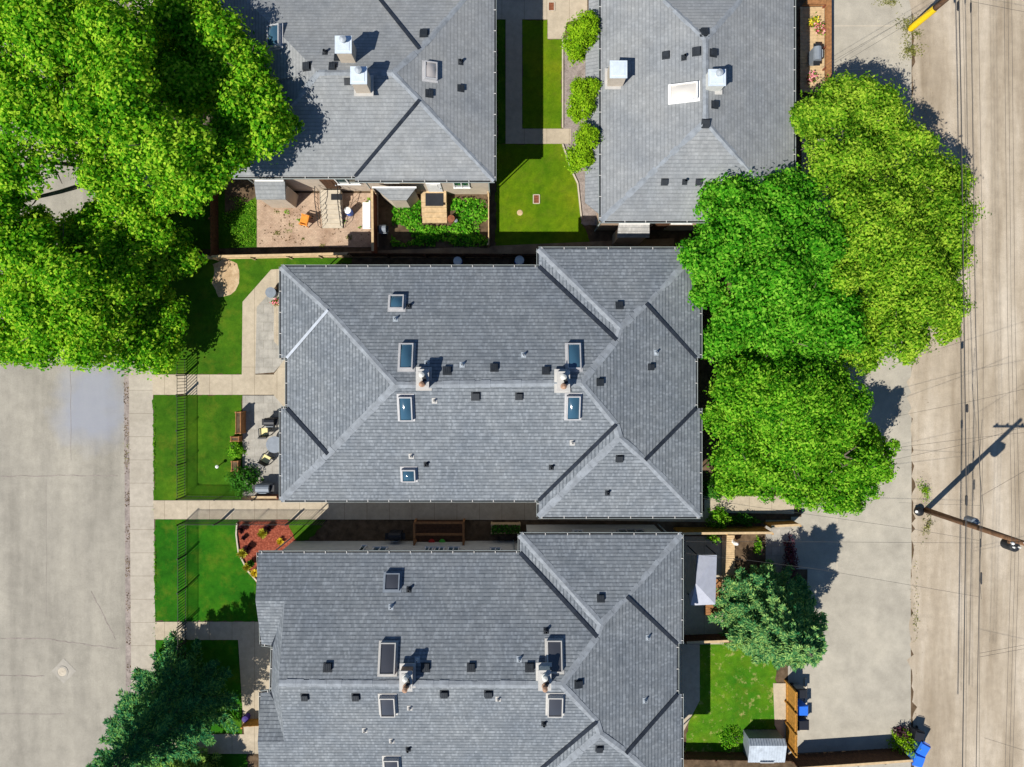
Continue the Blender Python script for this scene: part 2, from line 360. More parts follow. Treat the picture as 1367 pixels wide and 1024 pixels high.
def tree(name, label, base, lobes, leaf, dens=105, L=.23, Wd=.15, group=None, trunk_r=.3, zv=1.2, K=13, fine=1.0):
    b0 = W(*base); r = thing(name, label, 'tree', b0, group)
    lb = []
    for x, y, z, rp in lobes: z = max(1.2, z + random.uniform(-zv, zv)); lb.append((W(x, y, z), rp / S * (1 - z / H)))
    C, N = crown_pts(lb, dens, K, fine); C[:, 2] = np.maximum(C[:, 2], .6)
    quads('crown', leaves(C, N, L, Wd), leaf, r)
    mb = MB(); cen = sum((c for c, _ in lb), Vector()) / len(lb); fork = Vector((b0.x * .6 + cen.x * .4, b0.y * .6 + cen.y * .4, cen.z * .42))
    mb.tube([b0, b0.lerp(fork, .5) + Vector((.08, -.05, 0)), fork], [trunk_r * 1.25, trunk_r, trunk_r * .85], 10)
    for c, rr in lb:
        mid = fork.lerp(c, .5) + Vector((random.uniform(-.3, .3), random.uniform(-.3, .3), .2))
        mb.tube([fork, mid, c], [trunk_r * .5, trunk_r * .32, trunk_r * .14], 7)
        for k in range(5):
            d = Vector((random.uniform(-1, 1), random.uniform(-1, 1), random.uniform(-.1, .6))).normalized()
            st = mid.lerp(c, random.uniform(.3, 1)); mb.tube([st, st + d * rr * .5, st + d * rr * .92 + Vector((0, 0, .1))], [.06, .04, .015], 5)
    mb.build('trunk', 'bark', r, smooth=True); return r
def shrub(name, label, base, r, h, leaf, n=900, L=.13, Wd=.08, cat='shrub', group=None, stretch=(1, 1), spiky=0.0):
    b0 = W(*base); o = thing(name, label, cat, b0, group)
    d = unit(rng.normal(size=(n, 3))); d[:, 2] = np.abs(d[:, 2])
    lump = 1 + .22 * np.sin(d[:, :1] * 7 + d[:, 1:2] * 5 + base[0]) + .12 * np.sin(d[:, 1:2] * 11 + d[:, 2:] * 9)
    C = np.array(b0) + d * np.array([r * stretch[0], r * stretch[1], h]) * lump * rng.uniform(.55, 1.0, (n, 1))
    N = unit(d * .6 + np.array([0, 0, .4]) + rng.normal(size=d.shape) * .4)
    quads('foliage', leaves(C, N, L, Wd), leaf, o)
    mb = MB()
    for k in range(5):
        a = random.uniform(0, 6.28); mb.tube([b0, b0 + Vector((math.cos(a) * r * .3, math.sin(a) * r * .3, h * .5)), b0 + Vector((math.cos(a) * r * .6, math.sin(a) * r * .6, h * .8))], [.03, .022, .01], 5)
    mb.build('stem', 'bark', o); return o
def tuft(name, label, base, r, h, leaf, n=160, cat='plant', group=None):
    b0 = np.array(W(*base)); o = thing(name, label, cat, W(*base), group)
    a = rng.uniform(0, 2 * np.pi, n); tip = b0 + np.stack([np.cos(a) * r * rng.uniform(.3, 1, n), np.sin(a) * r * rng.uniform(.3, 1, n), h * rng.uniform(.5, 1, n)], 1)
    root = b0 + np.stack([np.cos(a), np.sin(a), 0 * a], 1) * r * .12; side = np.stack([-np.sin(a), np.cos(a), 0 * a], 1) * .028
    V = np.stack([root - side * .5, root * .4 + tip * .6 - side + [0, 0, .05], tip, root * .4 + tip * .6 + side + [0, 0, .05]], 1)
    quads('foliage', V, leaf, o); return o
def conifer(name, label, base, h, R, leaf, whorls=22, group=None, dens=1.0, pw=.8, bf=1.0, sw=.34):
    b0 = W(*base); r = thing(name, label, 'tree', b0, group); MB_ = MB()
    MB_.tube([b0, b0 + Vector((0, 0, h * .5)), b0 + Vector((0, 0, h))], [.2, .12, .02], 8)
    Cs, Ts, Ns, Ls = [], [], [], []
    for wv in range(whorls):
        fz = (wv + .5) / whorls; z = h * (.06 + .93 * fz); rr = R * (1 - fz) ** pw + .12; nb = max(5, int((13 * (1 - fz) + 5) * bf))
        a0 = random.uniform(0, 6)
        for k in range(nb):
            a = a0 + 2 * math.pi * k / nb + random.uniform(-.2, .2); ln = rr * random.uniform(.72, 1.12)
            d = np.array([math.cos(a), math.sin(a), random.uniform(-.28, .02)]); side = np.array([-math.sin(a), math.cos(a), 0])
            o = np.array(b0) + np.array([0, 0, z]); MB_.tube([o, o + d * ln * .9], [.035, .01], 4, cap=False)
            n = int(70 * ln * dens) + 14; u = rng.uniform(.12, 1, n) ** .8; sp = (1.12 - u) * ln * sw * rng.uniform(-1, 1, n)
            sp = sp + .05 * rng.normal(size=n)
            lift = .16 * ln * u * u
            p = o + d * (ln * u)[:, None] + side * sp[:, None] + np.stack([0 * u, 0 * u, lift - .12 * np.abs(sp)], 1) + rng.normal(size=(n, 3)) * .035
            tdir = unit(d * .8 + side * np.sign(sp)[:, None] * rng.uniform(.3, 1.1, (n, 1)) + np.array([0, 0, .25]) + rng.normal(size=(n, 3)) * .3)
            Cs.append(p); Ts.append(tdir)
    C = np.concatenate(Cs); T = np.concatenate(Ts); n = len(C)
    b2 = unit(np.cross(T, unit(np.array([0, 0, 1.0]) + rng.normal(size=(n, 3)) * .5))); L = rng.uniform(.09, .19, (n, 1)); Wd = rng.uniform(.025, .05, (n, 1))
    V = np.stack([C - T * L * .5, C + b2 * Wd, C + T * L, C - b2 * Wd], 1)
    quads('crown', V, leaf, r); MB_.build('trunk', 'bark', r); return r
# ------------------------------------------------------------------ setting
g = MB(); g.poly([(-400, -400, -.2), (400, -400, -.2), (400, 400, -.2), (-400, 400, -.2)]); tag(g.build('ground', 'dirt'), kind='structure')
sheet('street', [(-900, -3000), (171, -3000), (171, 500), (175, 1030), (176, 3500), (-900, 3500)], -.15, 'street')
sheet('gutter', [(163, -3000), (172, -3000), (172, 500), (176, 1030), (177, 3500), (168, 3500), (167, 1030), (164, 500)], -.144, 'dirt_gutter' if 'dirt_gutter' in MT else 'rockbed')
sheet('sidewalk', [(172, -3000), (205, -3000), (204, 500), (209, 1030), (210, 3500), (177, 3500), (176, 1030), (172, 500)], 0.0, 'conc', .25)
sheet('yard_ground', [(204, -3000), (3000, -3000), (3000, 3500), (210, 3500), (209, 1030), (204, 500)], -.02, 'soil', .2)
sheet('alley', [(1216, -3000)] + [(1217 + random.gauss(0, 2.2) + 2.5 * math.sin(y * .021), y) for y in range(-120, 1200, 7)] + [(1216, 3500), (3000, 3500), (3000, -3000)], -.003, 'alley')
sheet('parking_pad', [(1052, 860), (1078, 860), (1078, 760), (1216, 760), (1216, 998), (1052, 1006)], -.006, 'pad')
sheet('parking_pad', [(1070, 140), (1217, 140), (1217, 760), (1056, 760), (1056, 690), (1070, 690)], -.008, 'pad')
sheet('parking_pad', [(1096, -300), (1217, -300), (1217, 140), (1096, 140)], -.010, 'pad')
sheet('parking_pad', [(1062, 1024), (1216, 1012), (1216, 1500), (1062, 1500)], -.008, 'pad')
for a, b2 in (((1098, 34), (1200, 34)), ((1098, 92), (1201, 93)), ((1107, -100), (1107, 92)), ((1117, 690), (1117, 760))):
    x0, y0 = a; x1, y1 = b2; v = 1.0
    sheet('pavement_joint', [(x0, y0), (x1, y1), (x1 + (v if x0 == x1 else 0), y1 + (0 if x0 == x1 else v)), (x0 + (v if x0 == x1 else 0), y0 + (0 if x0 == x1 else v))], -.003, 'conc_block')
# lawns
sheet('lawn', [(204, 500), (323, 500), (325, 403), (363, 361), (376, 359), (470, 352), (470, 343), (205, 343)], .004, 'lawn')
sheet('lawn', [(204, 527), (323, 527), (323, 668), (206, 669)], .004, 'lawn')
sheet('lawn', [(206, 693), (318, 693), (316, 712), (318, 735), (330, 760), (346, 778), (350, 830), (207, 829)], .004, 'lawn_deep')
sheet('lawn', [(384, 694), (436, 694), (412, 722), (392, 722)], .005, 'lawn')
sheet('lawn', [(208, 854), (320, 854), (324, 980), (209, 980)], .004, 'lawn_deep')
sheet('lawn', [(209, 1006), (330, 1006), (330, 1500), (211, 1500)], .004, 'lawn_deep')
sheet('lawn', [(697, 26), (731, 26), (731, 52), (750, 52), (750, 172), (697, 172)], .004, 'lawn_lime')
sheet('lawn', [(664, 26), (675, 26), (675, 192), (664, 192)], .004, 'lawn')
sheet('lawn', [(662, 192), (752, 192), (764, 228), (772, 245), (776, 292), (790, 330), (662, 330)], .004, 'lawn_lime')
sheet('lawn', [(934, 858), (1036, 858), (1036, 1006), (914, 1006)], .004, 'lawn_dry')
sheet('lawn', [(950, 640), (1012, 640), (1012, 663), (950, 663)], .004, 'lawn')
sheet('lawn', [(205, -3000), (300, -3000), (300, 290), (343, 262), (343, 330), (205, 335)], .003, 'lawn')
# paths and patios
sheet('walkway', [(204, 500), (386, 500), (386, 527), (204, 527)], .03, 'walk', .06)
sheet('walkway', [(323, 500), (324, 403), (362, 360), (386, 358), (386, 375), (373, 377), (343, 410), (341, 500)], .03, 'walk', .06)
sheet('walkway', [(205, 668), (720, 668), (960, 684), (960, 697), (740, 694), (206, 693)], .03, 'walk', .06)
sheet('walkway', [(940, 662), (1050, 662), (1060, 668), (1060, 686), (940, 684)], .034, 'walk', .06)
sheet('walkway', [(207, 830), (372, 830), (372, 854), (208, 854)], .03, 'walk', .06)
sheet('walkway', [(209, 980), (372, 980), (372, 1006), (209, 1006)], .03, 'walk', .06)
sheet('walkway', [(318, 854), (380, 854), (380, 980), (326, 980)], .028, 'walk', .05)
sheet('walkway', [(675, 26), (697, 26), (697, 172), (762, 172), (762, 192), (675, 192)], .03, 'walk', .06)
sheet('walkway', [(660, -200), (784, -200), (784, 22), (757, 30), (752, 52), (731, 52), (731, 26), (660, 26)], .032, 'walk', .06)
sheet('walkway', [(376, 344), (720, 344), (720, 356), (900, 330), (900, 318), (376, 340)], .01, 'dirt')
sheet('patio', [(341, 499), (343, 410), (360, 391), (390, 391), (390, 470), (383, 478), (366, 497)], .035, 'patio', .06)
sheet('patio', [(324, 528), (366, 528), (386, 548), (386, 662), (324, 662)], .035, 'patio', .06)
sheet('walkway', [(366, 499), (383, 476), (392, 476), (392, 549), (384, 549), (366, 528)], .037, 'walk', .06)
sheet('walkway', [(366, 407), (372, 407), (372, 462), (366, 456)], .05, 'walk', .05)
sheet('patio', [(343, 258), (505, 258), (505, 330), (343, 330)], .02, 'pink', .05)
sheet('flower_bed', [(508, 258), (655, 258), (655, 330), (508, 330)], .012, 'soil')
sheet('flower_bed', [(752, 52), (806, 30), (806, 300), (776, 300), (772, 245), (752, 192)], .012, 'rockbed')
sheet('flower_bed', [(318, 697), (384, 694), (394, 722), (400, 760), (350, 790), (332, 762), (319, 738)], .012, 'mulch')
sheet('flower_bed', [(440, 697), (730, 697), (730, 730), (400, 730)], .012, 'soil')
sheet('flower_bed', [(940, 687), (1020, 687), (1020, 700), (940, 700)], .012, 'soil')
sheet('bare_patch', [(285, 352), (300, 346), (318, 352), (320, 375), (308, 394), (292, 396), (284, 378)], .008, 'tan_dirt')
sheet('walkway', [(905, 860), (934, 860), (934, 935), (905, 990)], .03, 'walk', .05)
sheet('walkway', [(1032, 912), (1052, 912), (1052, 1000), (1034, 968)], .03, 'walk', .05)
sheet('walkway', [(905, 716), (966, 716), (966, 860), (905, 860)], .01, 'walk')
sheet('walkway', [(1022, 694), (1056, 694), (1056, 780), (1022, 780)], .015, 'patio')
def edging(pts, name='lawn_edging'):
    mb = MB(); q = [W(*p) for p in pts]
    for a, b2 in zip(q, q[1:]):
        d = b2 - a; mb.box((a + b2) / 2 + Vector((0, 0, .06)), (d.length, .09, .14), math.atan2(d.y, d.x))
    return tag(mb.build(name, 'conc_block'), kind='structure')
edging([(751, 54), (751, 171)]); edging([(751, 193), (763, 228), (771, 245), (776, 292)])
edging([(317, 698), (316, 713), (319, 737), (331, 761), (347, 779)])
# street cracks and manhole
def crack(pts, wd, name='pavement_crack', z=-.143):
    mb = MB(); path = []
    for (x0, y0), (x1, y1) in zip(pts, pts[1:]):
        for k in range(8): path.append(W(x0 + (x1 - x0) * k / 8 + random.uniform(-.8, .8), y0 + (y1 - y0) * k / 8 + random.uniform(-.8, .8)))
    for a, b2 in zip(path, path[1:]):
        d = (b2 - a).normalized(); n = Vector((-d.y, d.x, 0)) * wd * random.uniform(.5, 1.1) / 2
        mb.poly([(p.x, p.y, z) for p in (a + n, a - n, b2 - n, b2 + n)][::-1])
    return tag(mb.build(name, 'rockbed'), kind='structure')
for pts, wd in (([(-60, 638), (20, 636), (95, 635), (165, 636)], .05), ([(-40, 853), (60, 854), (100, 860), (168, 868)], .06), ([(-40, 903), (70, 904)], .05), ([(-40, 955), (100, 954)], .04),
                ([(120, 790), (140, 830), (155, 858)], .05), ([(92, 480), (93, 635)], .02), ([(60, 640), (60, 850)], .015)): crack(pts, wd)
m = thing('manhole_cover', 'round pale iron manhole cover set in the street', 'manhole', W(83, 897, -.15))
MB().prism([W(67, 897), W(83, 880), W(100, 897), W(83, 914)], -.149, -.142).build('collar', 'collar_conc', m)
mb = MB(); c0 = W(83, 897, -.14)
mb.lathe(c0, [(.40, 0), (.40, .02), (.31, .02), (.30, .012), (.02, .014)], 28); mb.build('rim', 'collar_conc', m)
mb = MB(); mb.lathe(c0, [(.29, .004), (.29, .018), (.22, .018), (.21, .024), (.17, .024), (.16, .018), (.08, .018), (.07, .026), (0, .026)], 20); mb.build('lid', 'conc_block', m)
def grate(px, py, z, label):
    o = thing('drain_grate', label, 'grate', W(px, py, z)); mb = MB(); p = W(px, py, z)
    for s_ in (-1, 1): mb.box(p + Vector((s_ * .2, 0, .03)), (.06, .6, .06)); mb.box(p + Vector((0, s_ * .29, .03)), (.34, .05, .06))
    mb.build('frame', 'conc_block', o); mb = MB()
    for k in range(5): mb.box(p + Vector((0, -.22 + k * .11, .03)), (.34, .06, .04))
    mb.box(p + Vector((0, 0, .004)), (.34, .54, .006)); mb.build('bars', 'rust', o)
grate(716, 266, 0, 'rusty drain grate in the middle of the sunny lawn'); grate(736, 9, .03, 'rusty drain grate let into the pale concrete walk')

# ------------------------------------------------------------------ houses
def inset(pts, d):
    n = len(pts); ar = sum(pts[i].x * pts[(i + 1) % n].y - pts[(i + 1) % n].x * pts[i].y for i in range(n))
    if ar < 0: pts = pts[::-1]
    out = []
    for i in range(n):
        p0, p, p1 = pts[i - 1], pts[i], pts[(i + 1) % n]
        d0 = (p - p0).normalized(); d1 = (p1 - p).normalized()
        n0 = Vector((-d0.y, d0.x, 0)); n1 = Vector((-d1.y, d1.x, 0))
        k = n0.dot(n1); out.append(p + (n0 + n1) * (d / (1 + k)))
    return out
class House: pass
def house(label, eave, faces, caps, valleys, wallmat, shingle_mat, ov=.5, gutter_skip=(), base=None):
    h = House(); ev = [W(x, y, E) for x, y in eave]; cen = sum(ev, Vector()) / len(ev)
    h.root = thing('house', label, 'house', (cen.x, cen.y, 0))
    # roof
    mb = MB(); uvs = []; tris = []; tv = []
    for i, (ori, pts) in enumerate(faces):
        P = [W(*p) for p in pts]; tr = tessellate_polygon([[Vector((p.x, p.y, 0)) for p in P]])
        for t in tr:
            q = [P[k] for k in t]; nrm = (q[1] - q[0]).cross(q[2] - q[0])
            if nrm.length < 1e-6: continue
            if nrm.z < 0: q = q[::-1]
            mb.poly(q); b0 = len(tv); tv += q; tris.append((b0, b0 + 1, b0 + 2))
            for p in q: uvs.append((p.x + i * .13, p.y * 1.05) if ori in 'NS' else (p.y + i * .13, p.x * 1.05))
    h.roof = mb.build('roof', shingle_mat, h.root); ul = h.roof.data.uv_layers.new(name='UVMap')
    for k, l in enumerate(h.roof.data.loops): ul.data[k].uv = uvs[k]
    h.bvh = BVHTree.FromPolygons(tv, tris)
    def strip(a, b2, wd, ht, lift):
        a, b2 = W(*a), W(*b2); d = (b2 - a).normalized(); s_ = Vector((-d.y, d.x, 0)).normalized() * wd / 2; up = Vector((0, 0, 1))
        A = [a + up * lift, b2 + up * lift]; m2 = MB()
        L = [p + s_ - up * ht for p in A]; R = [p - s_ - up * ht for p in A]
        m2.poly([L[0], A[0], A[1], L[1]]); m2.poly([A[0], R[0], R[1], A[1]]); return m2
    for a, b2 in caps:
        m2 = MB(); A, B = Vector(a), Vector(b2); n = max(1, int((W(*a) - W(*b2)).length / .42))
        for k in range(n):
            p, q = A.lerp(B, k / n), A.lerp(B, (k + 1.25) / n if k < n - 1 else 1)
            s2 = strip(p, q, (.40 if shingle_mat == 'shingle' else .34) * random.uniform(.85, 1.12), .065, .035 + .01 * (k % 2)); i0 = len(m2.v); m2.v += s2.v; m2.f += [tuple(i0 + x for x in f) for f in s2.f]; m2.m += s2.m
        m2.build('ridge_cap', 'cap', h.root)
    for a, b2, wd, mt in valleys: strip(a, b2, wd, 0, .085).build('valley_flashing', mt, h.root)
    # walls, soffit, gutter
    wp = inset(ev, ov); h.wall = MB().prism(wp, -.1, E - .2).build('wall', wallmat, h.root)
    m3 = MB(); m3.poly([(p.x, p.y, E - .195) for p in inset(ev, .02)][::-1])
    for a, b2 in zip(inset(ev, .02), inset(ev, .02)[1:] + inset(ev, .02)[:1]): m3.poly([(a.x, a.y, E - .195), (b2.x, b2.y, E - .195), (b2.x, b2.y, E - .012), (a.x, a.y, E - .012)])
    m3.build('soffit', 'soffit', h.root)
    n = len(ev); ar = sum(ev[i].x * ev[(i + 1) % n].y - ev[(i + 1) % n].x * ev[i].y for i in range(n)); pe = ev if ar > 0 else ev[::-1]
    m4 = MB()
    for i in range(n):
        a, b2 = pe[i], pe[(i + 1) % n]; d = (b2 - a); L = d.length; d = d.normalized(); o = Vector((d.y, -d.x, 0)); an = math.atan2(d.y, d.x); c = (a + b2) / 2
        if i in gutter_skip or L < .3: continue
        m4.box(c + o * .05 + Vector((0, 0, -.1)), (L, .08, .08), an, 0)
        m4.box(c + o * .105 + Vector((0, 0, -.065)), (L + .02, .02, .12), an, 1)
        k = int(L / 1.25)
        for q in range(k + 1):
            p = a + d * (.2 + (L - .4) * q / max(1, k)); m4.box(p + o * .03 + Vector((0, 0, .012)), (.045, .15, .018), an, 2)
        if L > 4: m4.tube([a + d * .3 + o * -.2 + Vector((0, 0, -.15)), a + d * .3 - o * (ov - .06) + Vector((0, 0, -.6)), a + d * .3 - o * (ov - .06) + Vector((0, 0, -E + .1))], .045, 6, 1)
    m4.build('gutter', ['dark_metal', 'lip', 'soffit'], h.root); h.eave = pe; h.ov = ov
    return h
def on_roof(h, px, py):
    d = (W(px, py, 0) - CAM).normalized(); loc, nrm, i, _ = h.bvh.ray_cast(CAM, d)
    return (loc, nrm) if loc is not None else (W(px, py, 6), Vector((0, 0, 1)))
def frame_at(h, px, py):
    p, n = on_roof(h, px, py)
    if n.z < 0: n = -n
    if abs(n.y) >= abs(n.x): x = Vector((1, 0, 0)); y = n.cross(x).normalized(); x = y.cross(n)
    else: y = Vector((0, 1, 0)); x = y.cross(n).normalized(); y = n.cross(x)
    return p, Matrix((x, y, n)).transposed()
def box_vents(h, pts, s_=.39):
    for px, py in pts:
        p, R = frame_at(h, px, py); mb = MB(); k = random.uniform(.9, 1.08) * s_
        mb.box(p + R @ Vector((0, 0, .012)), (k * 1.25, k * 1.25, .02), rot=R); mb.box(p + R @ Vector((0, 0, .07)), (k * .82, k * .82, .11), rot=R)
        mb.box(p + R @ Vector((0, 0, .145)), (k, k, .045), rot=R)
        for j in (-1, 0, 1): mb.box(p + R @ Vector((j * k * .28, 0, .173)), (k * .1, k * .8, .016), rot=R)
        mb.build('roof_vent', 'vent', h.root)
def pipe_vents(h, pts, mt='bright_metal', r=.06, ht=.28):
    for px, py in pts:
        p, R = frame_at(h, px, py); mb = MB(); mb.box(p + R @ Vector((0, 0, .012)), (.3, .34, .02), rot=R)
        mb.lathe(p, [(.13, 0), (r * 1.3, .12), (r, .13), (r, ht), (r * .7, ht), (r * .7, ht - .05)], 10); mb.lathe(p, [(r * .7, ht - .03), (.002, ht - .03)], 10, 1)
        mb.build('vent_pipe', [mt, 'black'], h.root)
def skylight(h, px, py, wpx, hpx, frame, pane, dome=False):
    p, R = frame_at(h, px, py); k = (1 - p.z / H) / S; w_, l_ = wpx * k, hpx * k * 1.04; mb = MB(); f = .06; t = .3
    for s_ in (-1, 1):
        mb.box(p + R @ Vector((s_ * (w_ - f) / 2, 0, t / 2)), (f, l_, t), rot=R); mb.box(p + R @ Vector((0, s_ * (l_ - f) / 2, t / 2)), (w_ - 2 * f, f, t), rot=R)
    mb.box(p + R @ Vector((0, 0, .02)), (w_ + .22, l_ + .22, .015), rot=R)
    o = mb.build('skylight', frame, h.root); mb = MB(); a, b2 = (w_ - 2 * f) / 2, (l_ - 2 * f) / 2; z0 = t - .06; g_ = []
    for j in range(5):
        for i in range(5):
            u, v = i / 2 - 1, j / 2 - 1; bl = ((1 - u * u) * (1 - v * v)) ** .5 * (.16 if dome else .05); g_.append(p + R @ Vector((u * a, v * b2, z0 + bl)))
    mb.v = g_
    for j in range(4):
        for i in range(4): q = j * 5 + i; mb.f.append((q, q + 1, q + 6, q + 5)); mb.m.append(0)
    mb.build('pane', pane, o, smooth=True)
def chase(h, px, py, wpx, dpx, ht, wall, top, flue=True, pots=False):
    """chimney whose TOP is seen at px,py"""
    p, _ = on_roof(h, px, py); zt = p.z + ht; c = W(px, py, zt); k = (1 - zt / H) / S; a, b2 = wpx * k, dpx * k; o = MB()
    zb = p.z - 1.2; o.box((c.x, c.y, (zt + zb) / 2), (a, b2, zt - zb)); o.box((c.x, c.y, p.z + .02), (a + .28, b2 + .34, .05), 0, 1)
    ch = o.build('chimney', [wall, 'soffit'], h.root); t = MB(); t.box((c.x, c.y, zt + .03), (a + .1, b2 + .1, .06)); t.box((c.x, c.y, zt + .07), (a * .8, b2 * .8, .03))
    t.build('cap', top, ch); f = MB()
    if pots:
        for s_, mi, hh in ((-.28, 1, .42), (.24, 0, .32)):
            q = Vector((c.x, c.y + s_ * b2, zt + .06)); f.lathe(q, [(.17, 0), (.17, .1), (.12, .12), (.1, hh), (.15, hh + .02), (.15, hh + .05), (.05, hh + .12), (.0, hh + .13)], 12, mi)
        f.box((c.x + a * .18, c.y + .02, zt + .16), (.2, .3, .2), .3, 2); f.build('chimney_pot', ['siding_white', 'tan_cap', 'dark_metal'], ch)
    elif flue:
        q = Vector((c.x + a * .05, c.y + b2 * .18, zt + .08)); f.lathe(q, [(.12, 0), (.12, .25), (.2, .26), (.2, .33), (.02, .42)], 12); f.build('flue', 'bright_metal', ch)
def window(h, side, px0, px1, z0, z1, at, fr='white', gl='glass_win', panes=2):
    """window on the wall facing side N/S/E/W; at = wall plane coordinate, px span along the wall at mid height"""
    zm = (z0 + z1) / 2; mb = MB(); pb = MB(); t = .07; ns = side in 'NS'; sg = {'N': 1, 'S': -1, 'E': 1, 'W': -1}[side]
    a, b2 = (W(px0, 0, zm).x, W(px1, 0, zm).x) if ns else (W(0, px0, zm).y, W(0, px1, zm).y); a, b2 = min(a, b2), max(a, b2)
    def bx(m_, u0, u1, zz0, zz1, dep, off):
        cu, cz = (u0 + u1) / 2, (zz0 + zz1) / 2
        if ns: m_.box((cu, at + sg * (off + dep / 2), cz), (u1 - u0, dep, zz1 - zz0))
        else: m_.box((at + sg * (off + dep / 2), cu, cz), (dep, u1 - u0, zz1 - zz0))
    bx(mb, a - t, b2 + t, z1, z1 + t, .09, .002); bx(mb, a - t, b2 + t, z0 - t, z0, .13, .002)
    for k in range(panes + 1):
        u = a + (b2 - a) * k / panes; bx(mb, u - t / 2, u + t / 2, z0, z1, .08, .002)
    bx(pb, a, b2, z0, z1, .02, .012); o = mb.build('window', fr, h.root); pb.build('pane', gl, o)
def door(h, side, px, z0, at, mt='red_wood'):
    zm = z0 + 1; sg = {'N': 1, 'S': -1, 'E': 1, 'W': -1}[side]; u = W(px, px, zm).x if side in 'NS' else W(px, px, zm).y; mb = MB(); kb = MB()
    if side in 'NS':
        mb.box((u, at + sg * .03, zm), (.92, .06, 2.0)); mb.box((u, at + sg * .07, zm + .45), (.5, .02, .7)); kb.ball((u + .35, at + sg * .11, z0 + 1), .045, 8)
    else:
        mb.box((at + sg * .03, u, zm), (.06, .92, 2.0)); mb.box((at + sg * .07, u, zm + .45), (.02, .5, .7)); kb.ball((at + sg * .11, u + .35, z0 + 1), .045, 8)
    d = mb.build('door', mt, h.root); kb.build('handle', 'bright_metal', d)

def fourplex(label, dx, dy, west_hip, wallmat):
    def q(x, y, z=E):                                # same house elsewhere: shift at eave level, keep world plan
        k0 = 1 - E / H; k = 1 - z / H; return (x + dx * k0 / k, y + dy * k0 / k, z)
    A, B, C, D = q(375, 356), q(719, 356), q(719, 332), q(935, 332); Ee, F, G, Hh = q(935, 478), q(929, 478), q(929, 545), q(935, 545)
    I, J, K, L = q(935, 690), q(719, 690), q(719, 668), q(375, 668)
    S1, T = q(528, 514, 7.25), q(776, 511, 7.25); X, U, V = q(823, 454, 6.52), q(828, 438, 6.49), q(862, 405, 6.0); X2, U2, V2 = q(822, 567, 6.54), q(827, 584, 6.5), q(861, 614, 6.01)
    faces = [('N', [C, D, V, U]), ('E', [B, C, U, X]), ('E', [D, Ee, F, V]), ('E', [F, G, V2, U2, X2, T, X, U, V]), ('E', [Hh, I, V2, G]), ('S', [I, J, U2, V2]), ('E', [J, K, X2, U2])]
    caps = [(T, X), (X, U), (U, V), (V, D), (C, U), (T, X2), (X2, U2), (U2, V2), (V2, I), (J, U2)]
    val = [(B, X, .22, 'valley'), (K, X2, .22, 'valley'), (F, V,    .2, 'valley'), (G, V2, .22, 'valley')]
    if west_hip:
        Mw, Nw, Ow, Pw = q(375, 545), q(383, 545), q(383, 478), q(375, 478); Q, R = q(438, 414, 5.88), q(438, 606, 5.88)
        faces += [('N', [A, B, X, T, S1, Q]), ('S', [L, K, X2, T, S1, R]), ('E', [A, Pw, Ow, Q]), ('E', [Ow, Nw, R, S1, Q]), ('E', [Nw, Mw, L, R])]
        caps += [(A, Q), (Q, S1), (S1, T), (S1, R), (R, L)]; val += [(Ow, Q, .16, 'valley_painted_glint'), (Nw, R, .22, 'valley')]
        ev = [A, B, C, D, Ee, F, G, Hh, I, J, K, L, Mw, Nw, Ow, Pw]
    else:
        A = (345, 738, E); L = (348, 1050, E); g1, g2, g3 = (341, 801, 5.95), (380, 803, 5.95), (349, 860, E); v1, v2 = (364, 862, E), (362, 923, E); wr = (372, 912, 7.28)
        s1, s2, s3 = (348, 925, E), (380, 991, 5.9), (344, 991, 5.9)
        faces += [('N', [A, B, X, T, wr, g2, g1]), ('S', [g1, g2, v1, g3]), ('E', [g2, wr, v2, v1]), ('E', [wr, s2, v2]), ('N', [v2, s2, s3, s1]), ('S', [s3, s2, wr, T, X2, K, L])]
        caps += [(wr, T)]; val += [(v1, (378, 830, 5.5), .18, 'valley'), (v2, (376, 948, 5.45), .18, 'valley')]
        ev = [A, B, C, D, Ee, F, G, Hh, I, J, K, L, s1, v2, v1, g3]
    h = house(label, [p[:2] for p in ev], faces, caps, val, wallmat, 'shingle', ov=.55); h.q = q
    return h
h2 = fourplex('hip roofed grey fourplex in the middle, both ends hipped, hung with skylights', 0, 0, True, 'siding_grey')
h3 = fourplex('grey fourplex with smoked skylights and a gabled street end', -25, 381.5, False, 'siding_white')
# north house with the two white chases
n1 = [(310, 236), (474, 236), (474, 241), (660, 241), (660, -47), (474, -47), (474, -42), (288, -42), (288, 120), (310, 120)]
V1, V2_, T1, WR = (560, 134, 6.5), (560, 66, 6.5), (524, 97, 7.0), (425, 97, 7.0)
h1 = house('grey roofed house with two white chimney boxes, half under the big ash trees', n1,
    [('S', [(310, 236, E), (474, 236, E), V1, T1, WR]), ('S', [(474, 241, E), (660, 241, E), V1, (474, 236, E)]), ('E', [(660, 241, E), (660, -47, E), V2_, T1, V1]),
     ('N', [(660, -47, E), (474, -47, E), (474, -42, E), V2_]), ('N', [(474, -42, E), (288, -42, E), WR, T1, V2_]), ('E', [(288, -42, E), (288, 120, E), (310, 120, E), (310, 236, E), WR])],
    [(T1, V1), (V1, (660, 241, E)), (T1, V2_), (V2_, (660, -47, E)), (T1, WR), (WR, (310, 236, E))],
    [((474, 236, E), V1, .19, 'valley'), ((474, -42, E), V2_, .19, 'valley')], 'siding_beige', 'shingle_warm', ov=.42)
r1, r2 = (942, 162, 6.9), (942, 52, 6.9); c1, c2, c3, c4 = (802, 295, E), (1060, 295, E), (1060, -80, E), (802, -80, E)
